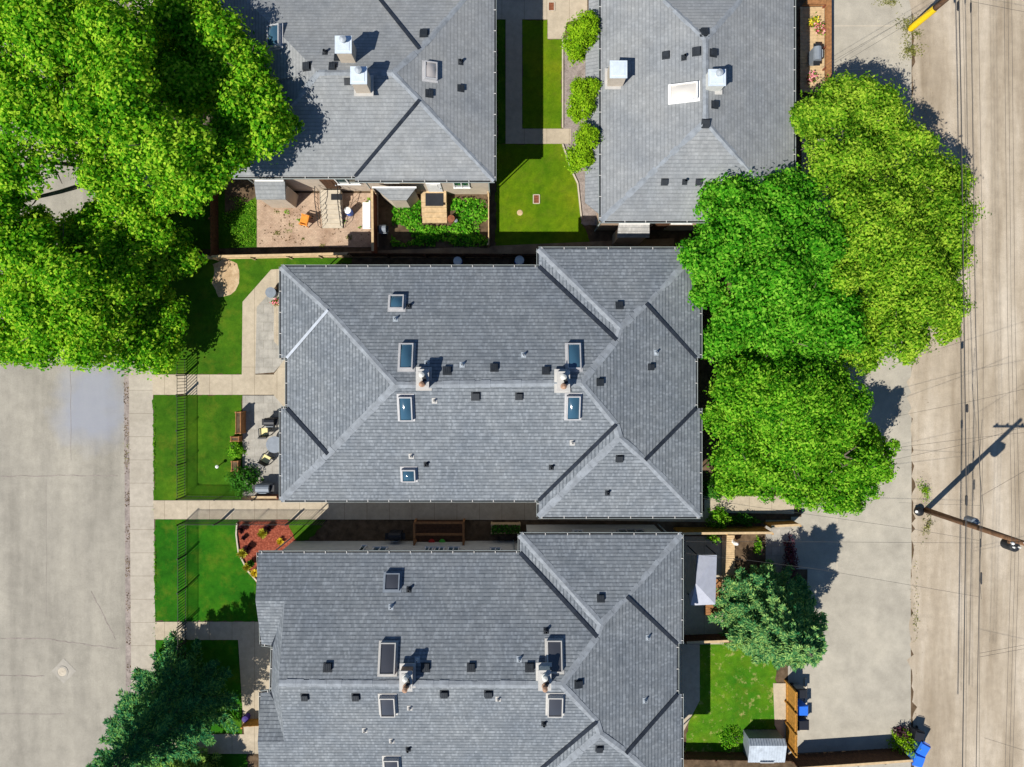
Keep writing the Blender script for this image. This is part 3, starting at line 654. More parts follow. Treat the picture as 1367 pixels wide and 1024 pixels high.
h4 = house('grey hip roofed house beside the alley trees with a long opal skylight', [c1[:2], c2[:2], c3[:2], c4[:2]],
    [('S', [c1, c2, r1]), ('E', [c2, c3, r2, r1]), ('N', [c3, c4, r2]), ('E', [c4, c1, r1, r2])],
    [(r1, r2), (r1, c1), (r1, c2), (r2, c3), (r2, c4)], [], 'siding_brown', 'shingle_warm', ov=.42)
# porch roofs (parts of their houses)
def porch_roof(h, pts, mat='shingle_pale', t=.12, trim=None, post=True, wall=None, name='porch_roof'):
    P = [W(*p) for p in pts]; mb = MB(); n = len(P); up = Vector((0, 0, t)); i = 0
    mb.v = P + [p - up for p in P]; mb.f = [tuple(range(n)), tuple(range(2 * n - 1, n - 1, -1))] + [(k, (k + 1) % n, n + (k + 1) % n, n + k) for k in range(n)]; mb.m = [0] * (n + 2)
    ar = sum(P[i].x * P[(i + 1) % n].y - P[(i + 1) % n].x * P[i].y for i in range(n))
    if ar < 0: mb.f = [f[::-1] for f in mb.f]
    o = mb.build(name, mat, h.root); ul = o.data.uv_layers.new(name='UVMap')
    for l in o.data.loops: v = o.data.vertices[l.vertex_index].co; ul.data[l.index].uv = (v.x, v.y)
    if trim:
        a, b2 = W(*trim[0]), W(*trim[1]); d = b2 - a; MB().box((a + b2) / 2 + Vector((0, 0, .05)), (d.length, .1, .09), math.atan2(d.y, d.x)).build('flashing', 'white', o)
    if wall:
        MB().prism([p + (sum(P, Vector()) / n - p) * .14 for p in P], 0, min(p.z for p in P) - t - .003).build('bay_wall', wall, h.root)
porch_roof(h1, [(339, 241, 3.5), (380, 241, 3.5), (381, 266, 2.7), (342, 266, 2.7)], 'shingle_warm', trim=((341, 241.5, 3.5), (379, 241.5, 3.5)), wall='siding_beige')
porch_roof(h1, [(499, 250, 3.1), (556, 250, 3.1), (543, 267, 2.6), (520, 267, 2.6)], 'shingle_warm', trim=((497, 250.5, 3.1), (556, 250.5, 3.1)), wall='siding_beige')
porch_roof(h4, [(826, 299, 3.4), (867, 299, 3.4), (867, 317, 2.8), (824, 317, 2.8)], 'shingle_pale', trim=((826, 299, 3.4), (867, 299, 3.4)), wall='siding_brown')
porch_roof(h4, [(782, 40, 4.5), (803, 40, 4.9), (803, 288, 4.9), (781, 270, 4.5)], 'shingle_warm')
porch_roof(h4, [(786, -60, 4.5), (803, -60, 4.9), (803, 36, 4.9), (786, 36, 4.5)], 'shingle_warm')
# roof furniture
box_vents(h2, [(597, 495), (660, 491), (729, 495), (801, 510), (827, 408), (635, 529), (693, 529), (827, 612)]); box_vents(h2, [(869, 490)], .3)
pipe_vents(h2, [(570, 485), (617, 487), (699, 474), (528, 426), (876, 471)]); pipe_vents(h2, [(580, 535), (549, 609), (764, 591)], 'soffit', .06, .24)
pipe_vents(h2, [(546, 409), (569, 620), (736, 624), (811, 658)], 'vent', .08, .3)
for a in ((530, 405, 19, 19), (543, 477, 18, 34), (542, 544, 18, 33), (766, 477, 18, 34), (765, 543, 18, 32), (546, 633, 18, 17)): skylight(h2, *a, 'frame_metal', 'glass', True)
chase(h2, 564, 506, 15, 24, .7, 'tan_cap', 'soffit', pots=True); chase(h2, 752, 509, 15, 24, .7, 'siding_white', 'soffit', pots=True)
box_vents(h3, [(437.5, 891), (568, 891), (629, 891), (707, 891), (772, 913), (407, 930), (475, 930), (593, 926), (652, 926), (802, 799), (800, 999)])
pipe_vents(h3, [(522, 810), (557, 881), (693, 880), (865, 851), (861, 935)]); pipe_vents(h3, [(665, 933), (547, 945), (487, 975), (523, 989)], 'soffit', .06, .24)
pipe_vents(h3, [(546, 787), (729, 842), (545, 1000), (726, 966)], 'vent', .08, .3)
for a in ((524, 777, 20, 21), (518, 879, 21, 38), (518, 940, 20, 30), (740, 876, 20, 38), (741, 940, 20, 30), (523, 1018, 20, 18)): skylight(h3, *a, 'greybin' if a[0] == 524 else 'soffit', 'glass_dark')
chase(h3, 542, 909, 15, 25, .7, 'tan_cap', 'soffit', pots=True); chase(h3, 727, 908, 15, 25, .7, 'siding_white', 'soffit', pots=True)
box_vents(h1, [(410, 89), (444, 89), (566, 45), (573, 125)]); box_vents(h1, [(450.5, 77.5), (464, 109), (615, 118)], .34); pipe_vents(h1, [(434, 70), (615, 83)], 'vent', .08, .3)
skylight(h1, 574, 96, 17, 22, 'frame_metal', 'glass_tan', True); skylight(h1, 368, 50, 18, 28, 'frame_metal', 'glass', True)
chase(h1, 458.5, 60, 20, 21, 1.6, 'siding_beige', 'white_metal'); chase(h1, 479, 101, 20, 21, 1.4, 'siding_beige', 'white_metal')
box_vents(h4, [(940, 44), (889, 74), (930, 69), (952, 71), (954, 140), (942, 165)]); box_vents(h4, [(887, 243), (933, 243)], .34); pipe_vents(h4, [(913, 77), (914, 243)], 'vent', .09, .35)
skylight(h4, 913, 124, 36, 21, 'white', 'glass_white', True)
chase(h4, 825.5, 93, 21, 21, 1.3, 'siding_beige', 'white_metal', flue=False); chase(h4, 957, 104, 21, 20, .9, 'siding_white', 'white_metal')
# wall openings
def wy(h, i): return h
s1y = W(0, 236, E).y + .42; window(h1, 'S', 449, 478, 2.0, 3.2, W(0, 236, E).y + .42, panes=2); s1b = W(0, 241, E).y + .42
window(h1, 'S', 606, 626, 2.0, 3.2, s1b); window(h1, 'S', 512, 530, 3.3, 4.3, s1b)
door(h1, 'S', 441, .85, s1y, 'dark_wood'); door(h1, 'S', 580, .85, s1b, 'white')
s4 = W(0, 295, E).y + .42; window(h4, 'S', 900, 926, 2.6, 3.7, s4); door(h4, 'S', 880, .3, s4, 'dark_wood')
n3 = W(0, 737.5, E).y - .55
for a, b2 in ((497, 515), (567, 577), (580, 592), (598, 612)): window(h3, 'N', a, b2, 2.0, 3.1, n3)
window(h3, 'N', 480, 486, 1.6, 3, n3, panes=1); window(h3, 'N', 655, 668, 2.2, 3.1, n3); n3w = W(0, 713.5, E).y - .55; window(h3, 'N', 826, 860, 1.7, 2.7, n3w, 'soffit', panes=3); window(h3, 'N', 766, 778, 2.0, 2.7, n3w)
for h, xw in ((h2, W(375, 0, E).x + .55), (h3, W(346, 0, E).x + .6)):
    y0 = 356 if h is h2 else 738
    window(h, 'W', y0 + 40, y0 + 70, 1.2, 2.6, xw); window(h, 'W', y0 + 240, y0 + 270, 1.2, 2.6, xw)
for h, xe, ys in ((h2, W(935, 0, E).x - .55, (360, 420, 580, 640)), (h3, W(910, 0, E).x - .55, (740, 800, 960))):
    for y in ys: window(h, 'E', y, y + 26, 1.3, 2.7, xe)
for y in (40, 110, 180): window(h1, 'E', y, y + 24, 1.3, 2.7, W(660, 0, E).x - .42)
for y in (80, 150, 220): window(h4, 'W', y, y + 24, 1.3, 2.7, W(802, 0, E).x + .42)
# ------------------------------------------------------------------ trees
GT = 'big deciduous trees'
tree('ash_tree', 'huge sunlit green ash reaching over the roof with the white chimney boxes', (262, 215), [(150, 60, 10.3, 62), (150, 130, 10.8, 58), (205, 190, 10.3, 56), (265, 215, 9, 48), (245, 255, 5, 38), (250, 60, 6.2, 60), (285, 110, 6.4, 56), (300, 60, 6.6, 48), (340, 160, 7.6, 48), (372, 172, 7, 28), (330, 95, 7, 40), (312, 195, 7.6, 36), (225, 120, 8, 40), (245, 25, 7.5, 40)], 'leaf_nw', 105, zv=.5, group=GT, trunk_r=.4, K=15)
tree('ash_tree', 'tall green ash over the street corner, its branches showing in a gap', (222, 284), [(55, 40, 10, 62), (30, 130, 9.6, 52), (65, 150, 9.4, 42), (5, 60, 9, 50), (25, 215, 8, 42), (100, 95, 7, 44), (110, 30, 7.5, 50), (110, 182, 6.4, 40), (140, 228, 6, 34), (165, 262, 5.2, 30), (20, 5, 9, 52), (-20, 280, 7, 50), (130, 60, 7.5, 40)], 'leaf_nw', 105, zv=.5, group=GT, trunk_r=.38, K=15)
tree('ash_tree', 'broad green ash spreading over the sidewalk by the open lawn', (232, 330), [(75, 390, 6.8, 62), (135, 400, 4.8, 58), (182, 365, 3.4, 42), (40, 335, 6.3, 46), (195, 310, 3.8, 42), (130, 322, 4.4, 42), (198, 392, 2.4, 36), (206, 440, 2.4, 36), (190, 466, 2.8, 38), (228, 420, 2.0, 22), (115, 445, 4.6, 46), (25, 455, 5, 34), (-20, 400, 5.5, 44), (232, 345, 2.6, 32), (105, 306, 4.2, 22), (60, 440, 5.5, 40), (155, 345, 5, 36), (95, 318, 4.4, 26), (58, 300, 5, 24), (130, 285, 4, 20)], 'leaf_nw', 105, zv=.4, group=GT, trunk_r=.4, K=15)
mbx = MB()
tree('maple_tree', 'yellow green tree overhanging the alley gravel', (1085, 300), [(1100, 150, 5, 42), (1165, 155, 5.5, 50), (1130, 215, 6, 56), (1215, 215, 5.5, 56), (1238, 295, 5.5, 55), (1165, 300, 6.5, 66), (1222, 385, 5.5, 56), (1165, 395, 6, 62), (1200, 448, 5, 40), (1255, 345, 5, 38), (1250, 255, 5, 42), (1080, 165, 4.5, 24), (1135, 130, 5, 34), (1195, 340, 6, 50), (1130, 440, 5.2, 48), (1262, 300, 5, 36), (1268, 250, 4.8, 30), (1250, 400, 4.8, 40), (1265, 440, 4, 20), (1120, 350, 6, 48), (1150, 470, 4.6, 32), (1065, 158, 4.6, 14)], 'leaf_yellow', 120, .2, .12, group=GT, zv=1.3, K=19, fine=.82, trunk_r=.26)
tree('maple_tree', 'deep emerald tree crowding the east roof edge', (985, 405), [(985, 282, 5.5, 50), (1045, 275, 5.5, 50), (960, 345, 5.2, 40), (1030, 365, 6.5, 66), (1085, 395, 6, 48), (985, 425, 5.5, 45), (1048, 455, 5.5, 42), (938, 330, 5, 26), (1090, 330, 6, 40), (1010, 315, 6, 45), (1110, 345, 5.5, 40), (1110, 430, 5.2, 46), (1080, 465, 5, 38), (960, 285, 5, 34), (925, 338, 5, 20), (945, 385, 4.8, 26), (960, 460, 4.8, 32), (1000, 480, 4.8, 30)], 'leaf_mid', 120, .22, .14, group=GT, zv=1.3, K=19, fine=.82, trunk_r=.26)
tree('maple_tree', 'bright green tree over the end of the garden walkway', (1020, 560), [(990, 525, 5.2, 46), (1055, 525, 5.5, 56), (1105, 575, 5, 46), (1145, 600, 4.8, 42), (1050, 595, 5.6, 54), (985, 595, 5, 40), (1100, 640, 4.6, 40), (1118, 668, 4, 24), (975, 625, 3.5, 26), (1165, 620, 4.4, 28), (1045, 640, 4, 26), (1190, 598, 4, 12), (965, 560, 4.4, 26), (1085, 560, 5.4, 50), (1125, 540, 5, 40), (1035, 515, 5, 40), (1110, 505, 4.6, 26), (1015, 640, 3.6, 28), (1145, 640, 4.2, 34), (1072, 650, 4, 30), (1135, 668, 4, 20), (985, 520, 4.6, 38), (975, 640, 3, 24)], 'leaf_bright', 120, .2, .12, group=GT, zv=1.3, K=19, fine=.82, trunk_r=.24)
conifer('spruce_tree', 'rounded blue green spruce between the patio and the parking pad', (1012, 808), 8.2, 3.15, 'needle', 24, dens=1.6, pw=.55, bf=.95, sw=.32)
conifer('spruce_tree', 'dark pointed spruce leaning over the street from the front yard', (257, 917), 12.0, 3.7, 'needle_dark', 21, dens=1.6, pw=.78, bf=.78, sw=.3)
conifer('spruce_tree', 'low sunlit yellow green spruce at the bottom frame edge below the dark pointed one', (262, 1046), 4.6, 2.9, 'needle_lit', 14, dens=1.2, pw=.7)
GS = 'clipped shrubs along the rock bed'
for lb, base, lobes in (('topmost round shrub of three beside the porch roof, by the pale concrete', (764, 56), [(779, 36, 5.0, 19), (774, 56, 4.7, 20), (768, 70, 4.0, 15), (788, 32, 5.2, 13)]),
    ('middle round shrub of three beside the porch roof', (765, 146), [(780, 122, 5.0, 19), (778, 143, 4.7, 19), (769, 154, 4.0, 11), (788, 117, 5.2, 12)]),
    ('lowest round shrub of three, overhanging the curved lawn edge', (766, 208), [(783, 188, 5.0, 18), (775, 205, 4.6, 19), (769, 220, 3.6, 11), (785, 178, 5.2, 13)])):
    t_ = tree('garden_shrub', lb, base, lobes, 'leaf_shrub', 230, .15, .09, group=GS, trunk_r=.07, zv=.2); t_['category'] = 'shrub'
shrub('patio_bush', 'spreading dark bush at the corner of the grey stone patio', (327, 640), 1.05, 1.1, 'leaf_dark', 1500, L=.16)
shrub('patio_bush', 'small bright bush between two wooden planters', (317, 600), .6, .7, 'leaf_bright', 700)
shrub('hedge_shrub', 'dark shrub against the east wall beside the sunny walkway', (953, 652), .85, 1.0, 'leaf_dark', 1300)
shrub('hedge_shrub', 'shaded shrub at the foot of the cedar fence', (958, 691), .8, 1.1, 'leaf_bright', 1100)
shrub('hedge_shrub', 'low dark shrub filling the shaded bed along the cedar fence', (990, 693), .7, .7, 'leaf_dark', 900, stretch=(1.8, .6))
shrub('hedge_shrub', 'leafy bush beside the blue wheeled bins by the alley', (1203, 988), .85, 1.2, 'leaf_shrub', 1100)
shrub('hedge_shrub', 'small purple bush at the end of the slatted fence', (1200, 976), .45, .7, 'leaf_purple', 350)
shrub('hedge_shrub', 'green shrub in front of the white garden shed', (975, 985), .8, .5, 'leaf_bright', 700, stretch=(1, 1))
shrub('hedge_shrub', 'small vine on top of the cedar fence near the gazebo', (948, 714), .4, 1.6, 'leaf_bright', 350)
shrub('hedge_shrub', 'low shrub growing in the shade by the tiny pot garden', (1010, 728), .4, .8, 'leaf_bright', 250, stretch=(.6, 1.5))
shrub('hedge_shrub', 'red brown hedge along the dark garden edge by the parking pad', (1053, 745), .45, .9, 'leaf_purple', 1100, stretch=(.9, 3.4))
# kitchen garden: leafy ground cover nobody could count
def cover(name, pts, n, h, leaf, L=.2, Wd=.13, z0=0.0):
    q = [W(*p) for p in pts]; xs = [p.x for p in q]; ys = [p.y for p in q]; P = []
    for tries in range(n * 12):
        if len(P) >= n: break
        x, y = random.uniform(min(xs), max(xs)), random.uniform(min(ys), max(ys)); c = False
        for i in range(len(q)):
            a, b2 = q[i], q[i - 1]
            if (a.y > y) != (b2.y > y) and x < (b2.x - a.x) * (y - a.y) / (b2.y - a.y) + a.x: c = not c
        if c and math.sin(x * 2.1) + math.sin(y * 2.7 + x) > -1.1 + random.random() * .6: P.append((x, y, z0 + random.uniform(min(.05, h * .5), h) * (.6 + .4 * math.sin(x * 3) * math.sin(y * 3.3))))
    if not P: return None
    C = np.array(P); N = unit(np.array([0, 0, .8]) + rng.normal(size=C.shape) * .4)
    return tag(quads(name, leaves(C, N, L, Wd), leaf, None), kind='stuff')
cover('garden_foliage', [(526, 270), (562, 268), (562, 302), (600, 302), (602, 266), (652, 266), (652, 329), (522, 329)], 2600, .6, 'leaf_mid')
cover('garden_foliage', [(290, 258), (342, 268), (342, 328), (318, 328), (300, 300)], 900, .25, 'leaf_bright', .14, .05)
cover('garden_foliage', [(492, 264), (503, 266), (502, 300), (478, 306), (486, 285)], 260, .5, 'leaf_bright', .14, .07)
cover('grass', [(955, 641), (1012, 641), (1012, 663), (955, 663)], 900, .15, 'leaf_bright', .12, .03)
for k in range(14):
    x, y = 345 + random.random() * 150, 268 + random.random() * 58; cover('weeds', [(x, y), (x + 7, y + 1), (x + 6, y + 6), (x - 1, y + 5)], 26, .12, random.choice(('leaf_bright', 'weed', 'weed')), .12, .05)
cover('leaf_litter', [(163, 480), (171, 480), (175, 900), (168, 900)], 420, .02, 'litter', .12, .07, -.14)
cover('leaf_litter', [(345, 262), (500, 262), (500, 326), (345, 326)], 200, .06, 'litter', .12, .07, .02)
cover('leaf_litter', [(1216, 60), (1250, 60), (1250, 960), (1216, 960)], 350, .02, 'litter', .08, .05, -.01)
def weeds(px, py, rx, ry, n, h, leaf, L=.14, rot=0.0):
    c = W(px, py); q = rng.normal(size=(n, 2)) * np.array([rx, ry]) * .55 / S; q *= 1 + .35 * np.sin(np.arctan2(q[:, 1], q[:, 0]) * 3 + px)[:, None]
    cr, sr = math.cos(rot), math.sin(rot); C = np.stack([c.x + q[:, 0] * cr - q[:, 1] * sr, c.y + q[:, 0] * sr + q[:, 1] * cr, rng.uniform(.02, h, n)], 1)
    return tag(quads('weeds', leaves(C, unit(np.array([0, 0, .7]) + rng.normal(size=C.shape) * .5), L, .045), leaf, None), kind='stuff')
weeds(1212, 36, 12, 14, 420, .25, 'weed'); weeds(1214, 68, 12, 11, 420, .2, 'weed'); weeds(1186, 3, 16, 6, 200, .2, 'weed'); weeds(1224, 46, 8, 4, 90, .15, 'weed')
weeds(1233, 655, 5, 12, 260, .35, 'leaf_shrub', rot=.35); weeds(1238, 700, 5, 14, 150, .2, 'weed', rot=-.3); weeds(1222, 820, 5, 40, 120, .1, 'weed', .1); weeds(1224, 300, 6, 60, 140, .1, 'weed', .1)
weeds(170, 600, 2.5, 20, 50, .08, 'weed', .1); weeds(206, 600, 1.5, 60, 160, .1, 'leaf_bright', .1); weeds(207, 760, 1.5, 60, 160, .1, 'leaf_bright', .1)
# mulch bed plants
for px, py, r, h, lf, lb in ((352, 711, .42, .4, 'leaf_gold', 'golden grass clump at the top of the red mulch bed'), (325, 738, .42, .4, 'leaf_gold', 'golden grass clump at the street edge of the red mulch bed'),
    (331, 756, .36, .35, 'leaf_gold', 'smaller golden clump low on the curved mulch edge'), (341, 764, .36, .3, 'leaf_goldflower', 'yellow flowering plant at the mulch bed corner by the gable'),
    (375, 722, .3, .3, 'leaf_goldflower', 'yellow flowering plant beside the pale wall by the mulch'), (325, 705, .36, .5, 'leaf_purple', 'dark purple plant at the fenced corner of the mulch bed'),
    (360, 704, .34, .5, 'leaf_purple', 'dark plant beneath the picket fence in the mulch bed'), (333, 731, .34, .5, 'leaf_purple', 'dark red plant in the middle of the mulch bed'),
    (337, 750, .3, .45, 'leaf_dark', 'dark green plant in the mulch bed beside the roof edge'), (327, 717, .2, .3, 'leaf_purple', 'tiny purple plant in the mulch bed')):
    tuft('bed_plant', lb, (px, py), r, h, lf, 170, group='plants in the red mulch bed')
# ------------------------------------------------------------------ fences
def picket_run(pts, label, h=1.25, post_every=2.45, gap=.185, name='metal_fence', kind='fence'):
    q = [W(*p) for p in pts]; o = thing(name, label, kind, q[0], 'black picket fences of the front yards')
    for a, b2 in zip(q, q[1:]):
        d = b2 - a; L = d.length; u = d.normalized(); an = math.atan2(u.y, u.x); n = max(1, round(L / post_every)); mb = MB()
        for k in range(n + 1):
            p = a + d * k / n; pm = MB(); pm.box(p + Vector((0, 0, (h + .08) / 2)), (.06, .06, h + .08), an); pm.box(p + Vector((0, 0, h + .1)), (.08, .08, .04), an); pm.build('post', 'black', o)
        for z in (.14, h): mb.box((a + b2) / 2 + Vector((0, 0, z)), (L, .026, .03), an)
        mb.build('rail', 'black', o); mb = MB(); k = int(L / gap)
        for i in range(1, k): mb.box(a + d * i / k + Vector((0, 0, h / 2 + .02)), (.032, .032, h - .02), an)
        mb.build('picket_panel', 'black', o)
    return o
picket_run([(248, 480), (248, 499)], 'short black picket fence end emerging from beneath the ash crown')
picket_run([(248, 528), (248, 662), (346, 663)], 'black picket fence round the lawn in front of the hipped fourplex')
picket_run([(436, 695), (249, 695), (249, 828)], 'black picket fence round the lawn beside the red mulch bed')
picket_run([(249, 856), (249, 880)], 'short black picket fence between the front walk and the dark spruce')
picket_run([(248, 501), (248, 526)], 'black picket gate across the upper front walkway', name='metal_gate', kind='gate', post_every=3)
picket_run([(249, 831), (249, 853)], 'black picket gate across the lower front walkway', name='metal_gate', kind='gate', post_every=3)
def board_fence(pts, label, mt, h=1.6, cap=None, post=2.4, name='wood_fence', slat=.15, group=None):
    q = [W(*p) for p in pts]; o = thing(name, label, 'fence', q[0], group); mb = MB()
    for a, b2 in zip(q, q[1:]):
        d = b2 - a; L = d.length; u = d.normalized(); nrm = Vector((-u.y, u.x, 0)); an = math.atan2(u.y, u.x); n = max(1, round(L / post))
        k = max(2, int(L / slat))
        for i in range(k): mb.box(a + d * (i + .5) / k + Vector((0, 0, h / 2 + random.uniform(-.015, .015))) + nrm * random.uniform(-.004, .004), (L / k - .012, .024, h), an)
        for s in range(n + 1): pm = MB(); pm.box(a + d * s / n - nrm * .065 + Vector((0, 0, (h + .06) / 2)), (.1, .1, h + .06), an); pm.build('post', mt, o)
        for s in range(n):
            c = a + d * (s + .5) / n
            for z in (.3, h - .25): pm = MB(); pm.box(c - nrm * .034 + Vector((0, 0, z)), (L / n - .11, .04, .09), an); pm.build('rail', mt, o)
        if cap: pm = MB(); pm.box((a + b2) / 2 + Vector((0, 0, h + .045)), (L, .15, .035), an); pm.build('cap_board', cap, o)
    mb.build('board_panel', mt, o); return o
board_fence([(212, 345), (292, 346), (390, 344), (470, 342)], 'sunlit tan board fence behind the brown yard and ash tree', 'tan_wood', 1.1, 'tan_wood')
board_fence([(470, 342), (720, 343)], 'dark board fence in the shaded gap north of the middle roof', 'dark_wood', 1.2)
board_fence([(503, 262), (504, 341)], 'red brown board fence between the pink paver patio and the leafy garden', 'red_wood', 1.7, 'tan_wood')
board_fence([(653, 262), (653, 330)], 'thin pale board fence on the lawn side of the leafy garden', 'tan_wood', 1.1)
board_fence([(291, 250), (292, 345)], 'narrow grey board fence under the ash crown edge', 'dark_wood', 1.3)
board_fence([(900, 704), (1018, 703)], 'cedar board fence with a sunlit top along the shaded bed', 'orange_wood', 1.7, 'tan_wood')
board_fence([(1020, 697), (1058, 695)], 'short cedar fence at the corner of the dark garden', 'orange_wood', 1.2, 'tan_wood')
board_fence([(1049, 908), (1049, 990)], 'orange slatted fence standing beside the blue and black bins', 'orange_wood', 1.8, None, 1.6)
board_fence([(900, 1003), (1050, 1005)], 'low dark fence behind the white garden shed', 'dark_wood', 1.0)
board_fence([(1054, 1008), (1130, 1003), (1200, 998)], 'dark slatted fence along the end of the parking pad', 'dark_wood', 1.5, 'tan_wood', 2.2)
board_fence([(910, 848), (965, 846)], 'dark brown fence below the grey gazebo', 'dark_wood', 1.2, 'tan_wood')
board_fence([(343, 660), (376, 660)], 'little red brown fence at the corner of the grey stone patio', 'red_wood', 1.0, 'tan_wood')
board_fence([(330, 960), (372, 958)], 'small cedar fence in the spruce shade beside the gabled roof', 'orange_wood', 1.0)
# ------------------------------------------------------------------ yard things
def box_planter(px, py, wpx, dpx, ht, label, plant, mt='wood'):
    o = thing('planter_box', label, 'planter', W(px, py)); c = W(px, py); a, b2 = wpx / S, dpx / S; mb = MB(); t = .05
    for s in (-1, 1): mb.box(c + Vector((s * (a - t) / 2, 0, ht / 2)), (t, b2, ht)); mb.box(c + Vector((0, s * (b2 - t) / 2, ht / 2)), (a - 2 * t, t, ht))
    for sx in (-1, 1):
        for sy in (-1, 1): mb.box(c + Vector((sx * (a / 2 - .02), sy * (b2 / 2 - .02), ht / 2 + .02)), (.1, .1, ht + .03))
    mb.build('box', mt, o); sb = MB(); sb.box(c + Vector((0, 0, ht - .06)), (a - 2 * t, b2 - 2 * t, .04)); sb.build('soil', 'soil', o)
    if plant:
        n = int(220 * a * b2) + 60; C = np.array(c) + np.stack([rng.uniform(-a / 2, a / 2, n), rng.uniform(-b2 / 2, b2 / 2, n), ht + rng.uniform(0, .3, n)], 1)
        quads('foliage', leaves(C, unit(np.array([0, 0, .6]) + rng.normal(size=C.shape) * .5), .14, .08), plant, o)
    return o
box_planter(325, 563, 7, 28, .95, 'long wooden planter between the lawn and the grey patio', None)
box_planter(318, 585, 11, 6, .6, 'shallow wooden planter at the end of the long one on the lawn', None)
box_planter(317, 621, 9, 13, .5, 'small square wooden planter beside the dark patio bush', None)
box_planter(675, 703, 38, 12, .7, 'shaded wooden planter of dark plants in the narrow passage', 'leaf_dark', 'tan_wood')
def chair(px, py, rz, label, seat='cream', frame='dark_metal', name='patio_chair', w_=.55, group=None):
    c = Vector((0, 0, 0)); o = thing(name, label, 'chair', (0, 0, 0), group); mb = MB(); mb.box((0, 0, .44), (w_, .52, .1)); mb.build('seat', seat, o)
    mb = MB(); mb.box((0, -.3, .72), (w_, .09, .55), rot=Matrix.Rotation(.2, 3, 'X')); mb.build('backrest', frame, o)
    for sx in (-1, 1):
        mb = MB(); mb.box((sx * (w_ / 2 + .03), -.02, .62), (.06, .56, .04)); mb.build('armrest', frame, o)
        for sy in (-.24, .24): mb = MB(); mb.box((sx * (w_ / 2 + .03), sy, .3), (.05, .05, .6)); mb.build('leg', frame, o)
    o.location = W(px, py, .035); o.rotation_euler = (0, 0, rz); return o
chair(356, 576, 0.05, 'yellow cushioned patio chair nearest the black barbecue', group='patio chairs'); chair(358, 612, -.5, 'yellow cushioned patio chair tilted toward the round table', group='patio chairs')
chair(409, 296, 1.3, 'orange lawn chair on the pink paver yard', 'orange', 'orange', 'lawn_chair', .6)
def barrel(px, py, r, h, label, mt, name='barrel', cat='barrel', z=0):
    o = thing(name, label, cat, W(px, py, z)); c = W(px, py, z)
    MB().lathe(c, [(r * .85, 0), (r, h * .3), (r, h * .62), (r * .9, h * .95), (r * .88, h)], 16).build('body', mt, o, smooth=True)
    MB().lathe(c, [(r * .93, h - .03), (r * .93, h + .03), (r * .2, h + .06), (.0, h + .06)], 16).build('lid', 'white' if name == 'barrel' else mt, o); return o
barrel(468, 285, .24, .9, 'blue barrel beside the concrete steps', 'bluebin'); barrel(612, 351, .3, .9, 'dark blue barrel in the shaded gap behind the board fence', 'bluebin'); barrel(693, 350, .32, .9, 'shaded blue barrel near the jog in the north eave', 'bluebin')
barrel(577, 722, .22, .4, 'red bucket under the shaded deck rail', 'red', 'bucket', 'bucket'); barrel(591, 722, .22, .4, 'green bucket under the shaded deck rail', 'green', 'bucket', 'bucket')
barrel(331, 955, .22, .5, 'purple tub coloured dark as if in spruce shade beside the gabled roof', 'purple', 'bucket', 'bucket')
barrel(603, 294, .26, .5, 'brown clay pot beside the beige steps', 'rust', 'flower_pot', 'pot'); barrel(609, 296, .13, .35, 'little pale pot next to the brown clay pot', 'greybin', 'flower_pot', 'pot')
def table_round(px, py, r, label, mt='glass', z=.035):
    o = thing('round_table', label, 'table', W(px, py, z)); c = W(px, py, z); MB().lathe(c, [(r, .70), (r, .73), (0, .732)], 24).build('tabletop', mt, o)
    MB().lathe(c, [(.28, 0), (.28, .03), (.04, .06), (.04, .69)], 14).build('pedestal', 'dark_metal', o); return o
table_round(371, 592, .55, 'round bluish glass patio table at the eave', 'greybin'); table_round(366, 392, .35, 'small dark round table beside the upper patio flowers', 'greybin')
def grill(px, py, label, mt, rz=0, w_=.95, z=.035):
    o = thing('barbecue_grill', label, 'barbecue', W(px, py, z)); c = W(px, py, z); R = Matrix.Rotation(rz, 3, 'Z'); mb = MB()
    mb.box(c + Vector((0, 0, .45)), (w_ * .7, .5, .8), rz); mb.build('body', mt, o); mb = MB(); b0 = c + Vector((0, 0, .86))
    pr = [b0 + R @ Vector((s * w_ * .36, math.cos(math.pi * k / 6) * .27, math.sin(math.pi * k / 6) * .27)) for s in (-1, 1) for k in range(7)]
    mb.v = pr; mb.f = [tuple(range(6, -1, -1)), tuple(range(7, 14))] + [(k, k + 1, k + 8, k + 7) for k in range(6)] + [(6, 0, 7, 13)]; mb.m = [0] * 9
    l = mb.build('lid', mt, o); MB().tube([b0 + R @ Vector((-.25, -.3, .12)), b0 + R @ Vector((.25, -.3, .12))], .02, 6).build('handle', 'bright_metal', l)
    for s in (-1, 1): MB().box(c + R @ Vector((s * w_ * .48, 0, .8)), (w_ * .24, .42, .04), rz).build('side_shelf', 'dark_metal', o)
grill(366, 562, 'black barbecue by the corner of the grey patio', 'blackbin', 0, .9); grill(357, 649, 'covered grey barbecue at the end of the grey patio', 'greybin', 0, 1.2)
grill(514, 309, 'grey covered barbecue in the shaded corner of the leafy garden', 'greybin', 0, .6, 0); grill(530, 712, 'black barbecue box against the pale wall in the passage', 'blackbin', 0, 1.1, 0)
grill(1083, 80, 'grey barbecue on the narrow red deck beside the alley', 'greybin', 1.57, 1.2, .3)
o = thing('garden_bench', 'long white covered bench beside the red brown board fence', 'bench', W(493, 290)); c = W(493, 290); mb = MB(); mb.box(c + Vector((-.1, 0, .45)), (.5, 1.75, .1)); mb.build('seat', 'white', o)
mb = MB(); mb.box(c + Vector((.2, 0, .7)), (.1, 1.75, .6)); mb.build('backrest', 'white', o)
for s in (-1, 1): mb = MB(); mb.box(c + Vector((-.1, s * .75, .2)), (.5, .08, .4)); mb.build('leg', 'white', o)
